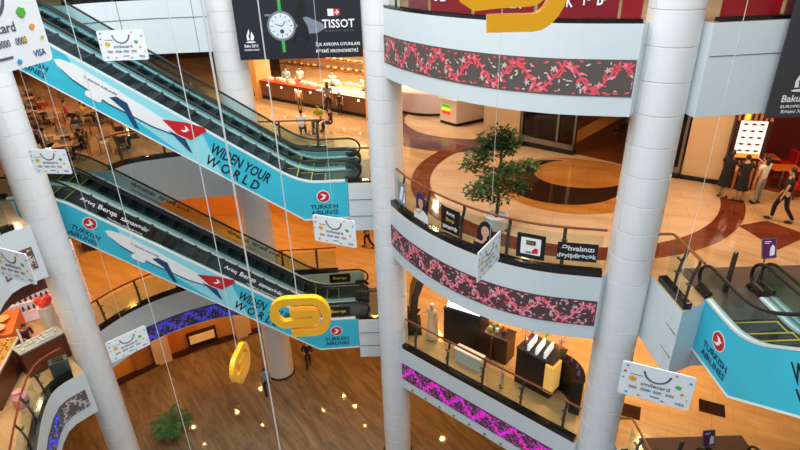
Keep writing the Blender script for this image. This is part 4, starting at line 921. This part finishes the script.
struct('wall_shop', MB().box((mid.x+n_.x*3.9-u.x*1.8, mid.y+n_.y*3.9-u.y*1.8, 11.7), (L+2,.2,3.4), rz), TANW)
lamp('bakery_shelf_lamp', 'AREA', tuple(mid+n_*1.9+Vector((0,0,13.2))), 560, (1,.86,.62), 5, .8, rot=(.35,0,rz), shape='RECTANGLE')

# ------------------------------------------------------------------ round kiosks on level two
t = thing('round_food_counter', 'rounded white counter with food trays beside the middle column', 'shop counter', (1.6,23.75,10))
MB().lathe([(1.7,0),(1.7,.12)], 40).build('plinth', BLK, t); MB().lathe([(1.72,.12),(1.85,.5),(1.9,.95),(1.86,1.0),(1.2,1.02)], 48).build('counter_body', mat('pearl_white_counter', (226,214,226), .3), t, smooth=True)
MB().lathe([(1.2,1.0),(1.2,1.15)], 40).build('inner_ring', mat('gold_food_ring', (222,176,70), .5, noise=.5, nscale=7), t)
t = thing('white_kiosk', 'white box kiosk with a small green yellow red screen on its side', 'kiosk', (2.55,21.35,10), -.05)
kp = [(-.85,-.2),(-.25,-.85),(1.5,.3),(.9,.95)]
MB().prism([(p[0]*.97,p[1]*.97) for p in kp], 0, .12).build('plinth', BLK, t); MB().prism(kp, .12, .98).build('kiosk_body', mat('kiosk_white', (232,214,206), .35), t); MB().prism([(p[0]*1.05,p[1]*1.05) for p in kp], .98, 1.03).build('worktop', WHT, t)
d = Vector((.6,-.65,0)).normalized(); f = frame((-.62,-.47,.6), d); b = MB(); 
for i, (y0, y1) in enumerate(((.06,.18),(-.06,.06),(-.18,-.06))): b.plate(rect(-.22,y0,.22,y1), f, .006, .004, i)
b.build('striped_screen', [mat('scr_green', (60,170,60), .4, emit=(60,170,60), es=.8), mat('scr_yellow', (240,214,60), .4, emit=(240,214,60), es=.8), mat('scr_red', (220,50,40), .4, emit=(220,50,40), es=.8)], t)
g = 'small items on the white kiosk worktop'
for i, (x, y, c) in enumerate(((2.2,21.1,(60,60,60)),(2.6,21.3,(214,60,60)),(2.9,21.7,(90,160,80)),(3.3,21.6,(240,200,90)),(2.5,20.95,(244,244,244)),(3.5,22.0,(200,200,210)))):
    o = MB().box((0,0,.06), (.2,.14,.12)).build('display_box', mat('item_%d' % i, c, .4), bevel=.01); o.location = (x,y,11.03); tag(o, 'small %s display box on the white kiosk worktop' % ('dark grey','red','green','yellow','white','pale grey')[i], 'box')

# ------------------------------------------------------------------ shop fronts on level two (right)
A = Vector((3.0,18.75,0)); 
def wallseg(name, a, b, z0, z1, m, th=.25):
    a = Vector(a); b = Vector(b); d = (b-a).normalized(); n = Vector((-d.y, d.x)); c = (a+b)/2+n*th/2
    return struct(name, MB().box((c.x, c.y, (z0+z1)/2), ((b-a).length, th, z1-z0), atan2(d.y, d.x)), m)
wallseg('wall_pillar', (3.05,18.9), (4.2,18.35), 10, 13.4, TANW, .9)
def shopwin(name, a, b, z, h=2.9):
    a = Vector((*a,0)); b = Vector((*b,0)); d = (b-a).normalized(); L = (b-a).length; rz = atan2(d.y, d.x); c = (a+b)/2
    t = thing(name, '', '', (c.x, c.y, z), rz); del t['label']; del t['category']; t['kind'] = 'structure'
    MB().box((0,.0,.09), (L,.16,.18)).build('dark_plinth', BLK, t); MB().box((0,-.03,.27), (L,.2,.18)).build('metal_sill', STEEL, t)
    MB().box((0,.02,h/2+.3), (L-.05,.02,h-.1)).build('glass_pane', GLASSD, t)
    for x in (-L/2+.04, L*.18, L/2-.04): MB().box((x,0,h/2+.2), (.07,.12,h)).build('window_frame', STEEL, t)
    return t
shopwin('window_1', (4.25,18.3), (5.75,17.05), 10)
fl = MARK = None
struct('floor_shop', MB().prism([(4.2,18.6),(6.0,17.0),(7.9,15.2),(12,19),(8,25),(4.5,22)], 9.995, 10.004), marble('brown_parquet', (112,62,28), (140,82,40), .3, .5, 3, .9, .8))
struct('floor_strip', MB().prism([(5.0,17.75),(5.4,17.35),(9.3,21.6),(8.7,21.9)], 10.0, 10.012), ORANGEW)
wallseg('wall_shop_back', (3.3,22.6), (10.5,21.4), 10, 13.4, DWOOD)
t = thing('lit_poster', 'small glowing poster inside the dark shop window behind the tree', 'poster', (4.9,19.6,11.2), -.5); MB().box((0,0,.35), (.8,.06,.75)).build('light_box', mat('warm_lightbox', (255,236,206), .5, emit=(255,230,200), es=1.6), t); b = MB()
for i in range(3):
    for j in range(3): b.box((-.24+.24*i,-.035,.12+.22*j), (.15,.01,.12))
b.build('pictures', mat('poster_red_brown', (190,90,60), .5), t); MB().box((0,.1,-.55), (.9,.1,1.15)).build('back_board', DWOOD, t)
t = thing('shop_display_table', 'low pale display table inside the dark shop window', 'table', (5.3,19.0,10), -.6); MB().box((0,0,.7), (.9,.4,.05)).build('tabletop', CHL, t)
for s in (-1,1): MB().box((s*.38,0,.34), (.06,.36,.68)).build('leg', CHL, t)
o = put(ch0, 7.6, 18.3, 10, .4); o['label'] = 'dark chair inside the shop left of the right column'; o['group'] = ''; del o['group']
o = put(ch0, 8.1, 18.9, 10, 2.0); o['label'] = 'second dark chair deeper inside the shop left of the right column'; del o['group']
# tall dark window with branch display, then the beige wall and the restaurant
shopwin('window_2', (7.55,15.35), (8.15,14.85), 10)
wallseg('wall_jamb', (6.95,15.8), (7.5,15.4), 10, 13.4, DWOOD, .2)
wallseg('wall_beige', (8.2,14.85), (9.05,14.3), 10, 13.4, TANW, .4)
struct('baseboard_beige', MB().box((8.62,14.55,10.06), (1.04,.06,.12), atan2(-.55,.85)), BLK)
t = thing('branch_display', 'golden branch arrangement inside the narrow dark window', 'decoration', (8.1,15.7,10)); b = MB(); RB2 = random.Random(2)
for k in range(9): a = k*.7; b.tube([(0,0,.3),(cos(a)*.12,sin(a)*.12,1.2),(cos(a)*.35,sin(a)*.3,2.1+.2*sin(3*a))], [.015,.012,.005], 5)
b.build('branches', BARK, t); b = MB(); 
for k in range(9): a = k*.7; leafcloud(b, (cos(a)*.3,sin(a)*.26,2.0+.2*sin(3*a)), .16, 22, .09, RB2)
b.build('leaves', [mat('gold_leaves', (196,150,60), .4), mat('brown_leaves', (120,80,40), .5)], t); MB().lathe([(.15,0),(.18,.35),(.1,.35)], 16).build('vase', STEEL, t)
t = thing('menu_board', 'tall lit menu board with rows of pictures on a slatted wooden stand', 'menu board', (9.35,13.95,10), -.28)
MB().box((0,.1,1.1), (.86,.16,2.2)).build('board_frame', DWOOD, t); MB().box((0,.0,1.42), (.62,.04,1.0)).build('lit_screen', mat('menu_screen', (250,240,236), .4, emit=(250,238,232), es=.8), t); MB().box((0,-.022,.98), (.6,.006,.12)).build('orange_footer', mat('footer_orange', (236,160,60), .4, emit=(236,160,60), es=.6), t)
b = MB()
for i in range(3):
    for j in range(5): b.plate(disc(-.19+.19*i, 1.12+.18*j, .06, 12, .03), frame((0,-.022,0), (1,0,0)), 0, .005)
b.build('dish_pictures', mat('dish_brown', (130,70,50), .5), t)
b = MB()
for k in range(7): b.box((-.38+.127*k,.0,.42), (.06,.05,.8)); b.box((-.38+.127*k,.0,2.06), (.06,.05,.26))
b.build('wooden_slats', mat('orange_slat', (196,120,50), .4), t); MB().box((-.2,-.03,2.08), (.12,.04,.26)).build('gold_lamp', mat('gold_glow', (250,190,60), .4, emit=(250,190,60), es=1), t)
wallseg('wall_restaurant', (9.8,17.2), (15.5,15.8), 10, 13.4, mat('oxblood_wall', (120,30,20), .5, noise=.2))
struct('floor_restaurant', MB().prism([(9.7,14.2),(11.3,12.7),(16.5,12.7),(16.5,17),(9.8,17.1)], 9.995, 10.004), marble('red_parquet', (120,44,22), (150,62,34), .3, .6, 3, .2, .8))
def red_table(x, y, rz, label):
    t = thing('restaurant_table', label, 'table', (x,y,10), rz); MB().box((0,0,.74), (.95,.62,.05)).build('tabletop', mat('orange_tabletop', (222,110,40), .3), t, bevel=.01); MB().lathe([(.04,.02),(.04,.72)], 12).build('pedestal', STEEL, t); MB().lathe([(.25,0),(.25,.02),(.05,.05)], 20).build('base', DSTEEL, t)
red_table(10.5,14.9,-.2,'orange topped table nearer the back, beside the menu board'); red_table(10.55,14.0,-.2,'orange topped table nearer the walkway, beside the menu board')
def red_chair(x, y, rz, label):
    t = thing('restaurant_chair', label, 'chair', (x,y,10), rz); MB().box((0,0,.44), (.5,.5,.12)).build('seat', REDW, t, bevel=.03); MB().box((0,-.24,.72), (.5,.09,.5)).build('backrest', REDW, t, bevel=.03)
    for a in (-1,1):
        for c in (-1,1): MB().box((a*.2,c*.2,.19), (.04,.04,.38)).build('leg', DSTEEL, t)
red_chair(11.2,14.9,1.5,'red padded chair right of the rear orange table'); red_chair(11.25,14.15,1.5,'red padded chair right of the front orange table'); red_chair(10.5,13.3,.1,'red padded chair closest to the walkway'); red_chair(10.45,15.6,pi,'red padded chair furthest back by the oxblood wall')
t = thing('red_partition', 'tall red partition at the right edge of the walkway', 'partition', (11.6,12.75,10), .2); MB().box((0,0,.75), (1.1,.12,1.5)).build('panel', REDW, t, bevel=.01); MB().box((0,0,.04), (1.2,.2,.08)).build('foot', BLK, t)
def sign_on_post(z, label):
    t = thing('floor_sign', label, 'sign', (6.95,9.02,z), .1); MB().lathe([(.15,0),(.15,.02),(.03,.04)], 20).build('base', STEEL, t); MB().tube([(0,0,.03),(0,0,1.15)], .018, 8).build('pole', STEEL, t)
    f = frame((0,-.02,1.35), (1,0,0), (0,.35,1)); MB().plate(rrect(-.19,-.27,.19,.27,.03), f, 0, .02).build('sign_frame', STEEL, t); MB().plate(rect(-.165,-.24,.165,.24), f, .022, .003).build('purple_sheet', mat('purple_print', (96,24,92), .4), t)
    b = MB(); b.plate([(.0,-.2),(.13,-.18),(.14,.03),(.08,.1),(.02,.0)], f, .026, .002); b.plate(rect(-.13,.17,.05,.19), f, .026, .002); b.plate(rect(-.13,.13,.0,.145), f, .026, .002); b.build('white_figure', LBL, t); t.scale = (.78,.78,.72)
sign_on_post(10, 'small purple sign on a steel post between the right hand escalators'); sign_on_post(5, 'dark purple sign on a post one storey down, by the bottom edge')
for z, lab in ((10,'slim dark upright post beside the escalator boarding glass'),(5,'slim dark upright post one storey down by the bottom edge')):
    o = MB().lathe([(.07,0),(.05,.02),(.045,.9),(.02,.92)], 12).build('sensor_post', DSTEEL, smooth=True); o.location = (6.35,9.0,z); tag(o, lab, 'post')
    o = MB().box((7.15,9.35,.008), (2.6,1.1,.016)).build('entry_mat', mat('brown_entry_mat', (74,54,46), .7)); o.location = (0,0,z); tag(o, 'brown entry mat in front of the right hand escalators' if z == 10 else 'brown entry mat at the escalators one storey down', 'mat')
struct('trim_6', MB().box((-1.0,16.2,10.006), (.95,1.9,.012)), mat('landing_plate', (96,90,86), .4, .6)); struct('trim_7', MB().box((-1.0,16.2,5.006), (.95,1.9,.012)), mat('landing_plate', (96,90,86), .4, .6))
# end rails of the left landings
for z, lab in ((10,'short glass railing across the end of the upper escalator landing'),(5,'short glass railing across the end of the lower escalator landing')):
    railing(Path([(-1.5,15.24),(-.72,15.24)], 1), z, lab, 0, None, 1.0, mrail=DSTEEL, kerb=.05, post_off=.72)

# ------------------------------------------------------------------ shops on level one
# right: dark cosmetic stands
def stand(x, y, rz, w, d, h, label, top=True, name='display_stand', m=BLK):
    t = thing(name, label, 'display stand', (x,y,5), rz); MB().box((0,0,h/2), (w,d,h)).build('cabinet', m, t, bevel=.01)
    MB().box((0,0,h+.012), (w+.04,d+.04,.024)).build('counter_top', m, t); return t
t = stand(1.98,13.98,-.55,1.2,.75,1.25,'black stand with a slanting white lit poster, nearest the middle column')
f = frame((.05,-.1,1.62), (1,0,0), (0,.8,.62)); MB().plate(rect(-.55,-.38,.55,.38), f, 0, .03).build('slanted_lightbox', mat('white_lightbox', (246,246,250), .4, emit=(246,246,250), es=.9), t); MB().plate([(-.5,-.12),(.5,-.02),(.5,-.14),(.1,-.2),(-.5,-.22)], f, .032, .003).build('dark_picture', BLKP, t); MB().box((0,.2,1.5), (1.1,.06,.7)).build('back_support', mat('violet_board', (60,40,90), .5), t)
t = stand(2.82,13.25,-.68,.95,.55,.88,'dark brown counter with small goods, second stand from the middle column', m=DWOOD)
MB().box((0,-.33,.44), (.03,.06,.86)).build('copper_edge', COPPER, t)
g = None
for i, (x, y, c, nm) in enumerate(((2.62,13.3,(180,214,50),'lime green'),(2.80,13.2,(230,230,230),'white'),(2.95,13.08,(60,60,64),'dark grey'),(3.05,13.2,(210,120,90),'peach'),(2.75,13.42,(120,150,170),'blue grey'),(2.92,13.35,(240,214,60),'yellow'))):
    o = MB().box((0,0,.08), (.14,.10,.16)).build('goods_box', mat('goods_%d' % i, c, .4), bevel=.01); o.location = (x,y,5.905); o.scale = (.8,.8,.8); o.rotation_euler = (0,0,-.5+.3*i); tag(o, '%s goods box on the dark brown shop counter' % nm, 'box')
t = stand(1.95,12.85,-.72,.9,.25,.45,'low white shelf block behind the straight railing', m=WHT, name='low_shelf')
t = stand(3.82,12.0,-.75,1.1,.8,1.2,'black stand with white lit shelves and glittering stars on top')
for i, (a, b_) in enumerate(((-.25,0),(.0,.0),(.25,0))): MB().box((a,-.1,1.36), (.06,.55,.2), .1).build('white_display', mat('bright_display', (244,246,250), .4, emit=(240,244,250), es=.5), t)
b = MB().box((.5,-.25,.72), (.25,.45,.9)); b.build('lit_side_shelf', mat('amber_shelf', (236,190,110), .4, emit=(236,180,90), es=.5), t)
RG = random.Random(8)
for i, (x, y, c, nm) in enumerate(((3.95,12.35,(70,220,80),'green'),(3.6,12.55,(150,90,190),'violet'),(4.25,12.15,(90,90,220),'blue'),(3.4,12.25,(190,130,120),'rosy'),(4.5,12.4,(214,150,70),'golden'),(3.7,12.1,(160,110,110),'brown pink'))):
    b = MB()
    for k in range(9):
        a = k*2*pi/9; b.add([(0,0,.05),(cos(a-.2)*.07,sin(a-.2)*.07,.03),(cos(a)*.22,sin(a)*.22,.09+.05*(k%2)),(cos(a+.2)*.07,sin(a+.2)*.07,.03)], [(0,1,2,3)])
    b.tube([(0,0,-.24-.1*(i%2)),(0,0,.06)], .012, 6); o = b.build('star_ornament', mat('foil_'+nm.replace(' ','_'), c, .25, .5)); q_ = Matrix.Rotation(-.75, 3, 'Z') @ Vector(((-.05,-.45,.4,-.48,.48,-.3)[i], (.3,.25,.3,-.1,.05,-.3)[i], 0)); o.location = (3.82+q_.x, 12.0+q_.y, 6.465+.1*(i%2)); tag(o, '%s foil star ornament above the black stand' % nm, 'ornament')
t = thing('curved_counter', 'curved black counter beside the dark floor mats near the right column', 'shop counter', (4.05,11.35,5)); b = MB(); pp = [(.35+.95*cos(a)-.6, .95*sin(a)-.1) for a in [radians(-35+12*i) for i in range(9)]]; b.strip(pp, 0, 1.05, .28); b.build('counter_body', BLK, t); b = MB(); b.strip([(x*1.02,y) for x, y in pp], 1.05, 1.08, .32); b.build('counter_top', mat('dark_gloss_top', (34,30,36), .1), t)
for i, (x, y) in enumerate(((4.60,11.05),(4.66,11.33),(4.58,11.6))):
    o = MB().lathe([(.03,0),(.035,.1),(.012,.13),(.012,.17)], 12).build('perfume_bottle', mat('perfume_violet', (120,110,190), .2), smooth=True); o.location = (x-.05,y,6.085); tag(o, ('nearest','middle','furthest')[i]+' violet perfume bottle on the curved black counter', 'bottle')
t = thing('arched_tower', 'tall bent dark wooden panel standing next to the white robed figure', 'display', (.35,14.8,5)); b = MB(); pr = [(-.0,0),(-.02,.7),(.05,1.4),(.25,2.0),(.55,2.4)]
vs = []; 
for x, z in pr: vs += [(x-.12,-.4,z),(x+.12,-.4,z),(x+.12,.4,z),(x-.12,.4,z)]
fs = []
for q in range(len(pr)-1):
    for k in range(4): fs.append((q*4+k, q*4+(k+1)%4, q*4+4+(k+1)%4, q*4+4+k))
fs += [(3,2,1,0), tuple(len(pr)*4-4+k for k in range(4))]; b.add(vs, fs); b.build('bent_panel', mat('olive_wood', (70,56,38), .35, noise=.2), t); MB().box((0,0,.04), (.5,1,.08)).build('base', BLK, t)
person('figure in a long cream robe and white cap beside the bent wooden panel', 0.92, 14.1, 5, 2.4, 1.75, 'stand', (226,200,160), (226,200,160), hair=(236,236,236), longrobe=True, sleeves=2, armR='up')
wallseg('wall_tan', (6.6,17.2), (10.5,14.2), 5, 8.4, ORANGEW)
wallseg('wall_shop_right', (1.8,19.4), (6.5,17.3), 5, 8.4, TANW)
# behind, level one
wallseg('wall_inner', (-13.5,23.6), (-.5,24.2), 5, 8.4, ORANGEW)
t = thing('dark_sofa', 'long dark bench on the honey coloured floor far behind the left column', 'bench', (-12.6,21.3,5), .5); MB().box((0,0,.24), (2.2,.7,.36)).build('seat', DWOOD, t, bevel=.03); MB().box((0,.32,.55), (2.2,.12,.5)).build('backrest', DWOOD, t, bevel=.03)
for a in (-1,1): MB().box((a*.95,0,.03), (.1,.6,.06)).build('leg', STEEL, t)
# left: jewellery counters and cosmetics
t = thing('jewellery_counter', 'brown counter with a glass top full of gold goods at the left edge', 'shop counter', (-12.05,12.45,5), .25)
MB().box((0,0,.42), (1.15,2.2,.84)).build('cabinet', mat('walnut_cabinet', (98,50,30), .35, noise=.15), t, bevel=.01); MB().box((0,0,.87), (1.2,2.25,.06)).build('pale_rim', CHL, t); MB().box((0,0,.91), (1.05,2.1,.02)).build('velvet_bed', mat('gold_velvet', (196,150,70), .6), t)
RJ = random.Random(3); jb = None
for i in range(9):
    for j in range(16):
        if RJ.random() < .25: continue
        if jb is None: o = jb = MB().ball((0,0,.02), (.035,.028,.025), 8).build('gold_trinket', mat('bright_gold', (240,200,100), .25, .8), smooth=True); tag(o, 'small gold trinket on the glass counter at the left edge', 'jewellery', 'gold trinkets on the glass counter')
        else: o = jb.copy(); COL.objects.link(o)
        p = Matrix.Rotation(.25, 3, 'Z') @ Vector((-.46+.115*i+RJ.uniform(-.02,.02), -.96+.128*j+RJ.uniform(-.02,.02), 0)); o.location = (-12.05+p.x, 12.45+p.y, 5.92); s = RJ.uniform(.7,1.4); o.scale = (s,s,s)
t = thing('orange_display_table', 'table with orange cloth and round trays beyond the jewellery counter', 'table', (-13.1,14.3,5), .4); MB().box((0,0,.43), (1.5,1.5,.86)).build('draped_cloth', mat('orange_cloth', (226,120,60), .8), t, bevel=.02); 
for i, (x, y, c, nm) in enumerate(((-13.3,14.1,(240,130,60),'orange'),(-12.8,14.5,(230,180,120),'cream'),(-13.0,13.9,(214,80,50),'red'),(-12.6,14.0,(240,190,150),'peach'))):
    o = MB().lathe([(.08,0),(.2,.1),(.22,.12),(.19,.12),(.05,.03)], 20).build('display_bowl', mat('bowl_'+nm, c, .5), smooth=True); o.location = (x,y,5.872); tag(o, '%s bowl on the orange draped table' % nm, 'bowl')
t = thing('cosmetics_counter', 'grey topped counter with a brown front where the plaid woman stands', 'shop counter', (-11.02,13.45,5), .95)
MB().box((0,0,.44), (1.25,.5,.88)).build('cabinet', mat('walnut_cabinet', (98,50,30), .35, noise=.15), t, bevel=.01); MB().box((0,0,.9), (1.3,.55,.05)).build('counter_top', mat('grey_top', (160,166,166), .3), t)
jb = None
for i in range(8):
    for j in range(3):
        if RJ.random() < .2: continue
        if jb is None: o = jb = MB().box((0,0,.03), (.14,.1,.06)).build('cosmetic_box', mat('silver_pack', (206,212,216), .3), bevel=.006); tag(o, 'small silver cosmetics pack on the grey topped counter', 'cosmetics pack', 'silver packs on the grey topped counter')
        else: o = jb.copy(); COL.objects.link(o)
        p = Matrix.Rotation(.95, 3, 'Z') @ Vector((-.5+.14*i, -.16+.15*j, 0)); o.location = (-11.02+p.x, 13.45+p.y, 5.926); o.scale = (.7,.7,.9); o.rotation_euler = (0,0,.95+RJ.uniform(-.3,.3))
t = thing('cosmetics_shelf', 'tall lit wall shelf with rows of small bottles left of the left column', 'shelf', (-12.2,16.0,5), .55)
MB().box((0,.15,1.3), (2.4,.08,2.6)).build('back_panel', mat('lit_lilac_panel', (236,214,224), .5, emit=(236,214,224), es=.35), t)
for z in (.5,.85,1.2,1.55,1.9,2.25): MB().box((0,0,z), (2.4,.26,.03)).build('shelf_board', WHT, t)
jb = None
for z in (.515,.865,1.215,1.565,1.915,2.265):
    for i in range(15):
        if jb is None: o = jb = MB().lathe([(.035,0),(.04,.12),(.015,.15),(.015,.19)], 10).build('cosmetic_bottle', mat('plum_bottle', (92,40,62), .3), smooth=True); tag(o, 'small plum bottle on the lit wall shelf at the left', 'bottle', 'plum bottles on the lit wall shelf')
        else: o = jb.copy(); COL.objects.link(o)
        p = Matrix.Rotation(.55, 3, 'Z') @ Vector((-1.1+.157*i, -.02, 0)); o.location = (-12.2+p.x, 16.0+p.y, 5+z+.001); o['label'] = 'small plum bottle on the %s shelf of the lit wall at the left' % {.515:'lowest',.865:'second',1.215:'third',1.565:'fourth',1.915:'fifth',2.265:'topmost'}[z]
t = thing('white_pedestal', 'white round pedestal behind the grey topped counter', 'pedestal', (-11.3,14.55,5)); MB().lathe([(.24,0),(.22,.05),(.22,1.35),(.25,1.4)], 28).build('shaft', WHT, t, smooth=True); MB().lathe([(.3,0),(.3,.03)], 28).build('foot', STEEL, t)
o = MB().ball((0,0,.16), (.24,.2,.14), 12).ball((.12,.05,.26), (.14,.12,.12), 10).ball((-.14,-.03,.24), (.13,.13,.10), 10).build('red_bow', mat('red_satin', (226,50,40), .35), smooth=True); o.location = (-11.3,14.55,6.39); tag(o, 'puffy red satin bow on top of the white pedestal', 'bow')
t = thing('price_stand', 'slim white stand leaning beside the glass counters', 'stand', (-11.45,13.35,5)); MB().tube([(0,0,.02),(-.05,.06,1.35)], .03, 8).build('pole', WHT, t); MB().lathe([(.16,0),(.16,.03)], 20).build('base', BLK, t)
t = thing('pink_bin', 'pink waste bag standing at the foot of the railing posts on the left', 'bag', (-10.75,11.7,5)); MB().lathe([(.16,0),(.2,.1),(.2,.34),(.08,.46),(.12,.52)], 16).build('bag_body', mat('pink_bag', (224,160,170), .6), t, smooth=True); MB().tube([(-.1,0,.48),(0,0,.62),(.1,0,.48)], .012, 6).build('bag_handle', mat('pink_bag', (224,160,170), .6), t)
t = thing('hanging_box', 'dark electrical box behind the railing at the left column foot', 'equipment', (-10.3,12.95,5.0)); MB().box((0,0,.3), (.5,.32,.5), .6).build('case', mat('grey_machine', (70,76,76), .4), t, bevel=.02); MB().box((0,0,.57), (.3,.2,.03), .6).build('lid', BLK, t)
# ------------------------------------------------------------------ ground floor shops under the far balcony
GW = [(-14.5,16.6),(-12.5,18.0),(-10.9,19.5),(-9.4,20.5),(-6.9,21.6),(-4,23),(0,23.6),(4,22)]
for i, (a, b_) in enumerate(zip(GW, GW[1:])):
    wallseg('wall_ground', a, b_, 0, 3.4, ORANGEW if i % 2 else mat('amber_plaster', (206,120,50), .6)); 
struct('baseboard_ground', MB().strip([(x+.04,y-.06) for x, y in GW], 0, .10, -.32), DWOOD)
for x, y in ((-10.75,19.4),(-7.6,21.1)):
    struct('trim_8', MB().box((x,y,1.7), (.7,.5,3.4), .6), mat('beige_pilaster', (222,190,150), .5))
t = thing('lit_shop_window', 'small glowing shop window with goods low on the far ground floor wall', 'shop window', (-9.25,20.42,0), .5); MB().box((0,0,.5), (1.3,.12,.7)).build('window_frame', DWOOD, t); MB().box((0,-.07,.5), (1.1,.02,.45)).build('lit_pane', mat('warm_window', (240,190,130), .5, emit=(240,170,100), es=.3, noise=.5, nscale=9), t)
t = thing('carved_panel', 'carved golden panel in the doorway on the far ground floor', 'panel', (-11.35,18.9,0), .75); MB().box((0,0,1.3), (.7,.08,2.4)).build('panel_board', mat('carved_gold', (170,110,50), .4, noise=.6, nscale=9, bump=1), t); MB().box((0,0,.05), (.8,.14,.1)).build('panel_foot', DWOOD, t)
# small spotlights under the straight magenta band
for i in range(9):
    q, u_ = R1.at(.75+.55*i, -.01); o = MB().lathe([(.03,0),(.035,.03)], 12).build('band_spotlight', STEEL); o.location = (q[0], q[1], 3.52); o.rotation_euler = (pi/2, 0, atan2(u_[1], u_[0])); tag(o, 'small round spotlight in the row under the magenta band', 'spotlight', 'spotlights under the magenta band')

# the bakery and restaurant furniture share the scale of the people there
for o in list(S.objects):
    n = o.name.split('.')[0]
    if o.parent is None and n in ('restaurant_table','restaurant_chair'): o.matrix_basis = o.matrix_basis @ Matrix.Scale(.77, 4)
    if n == 'bakery_counter': o.scale.z = .78
    if n == 'pastry_tray': o.location.z -= .245 if o.location.z < 11.2 else .315
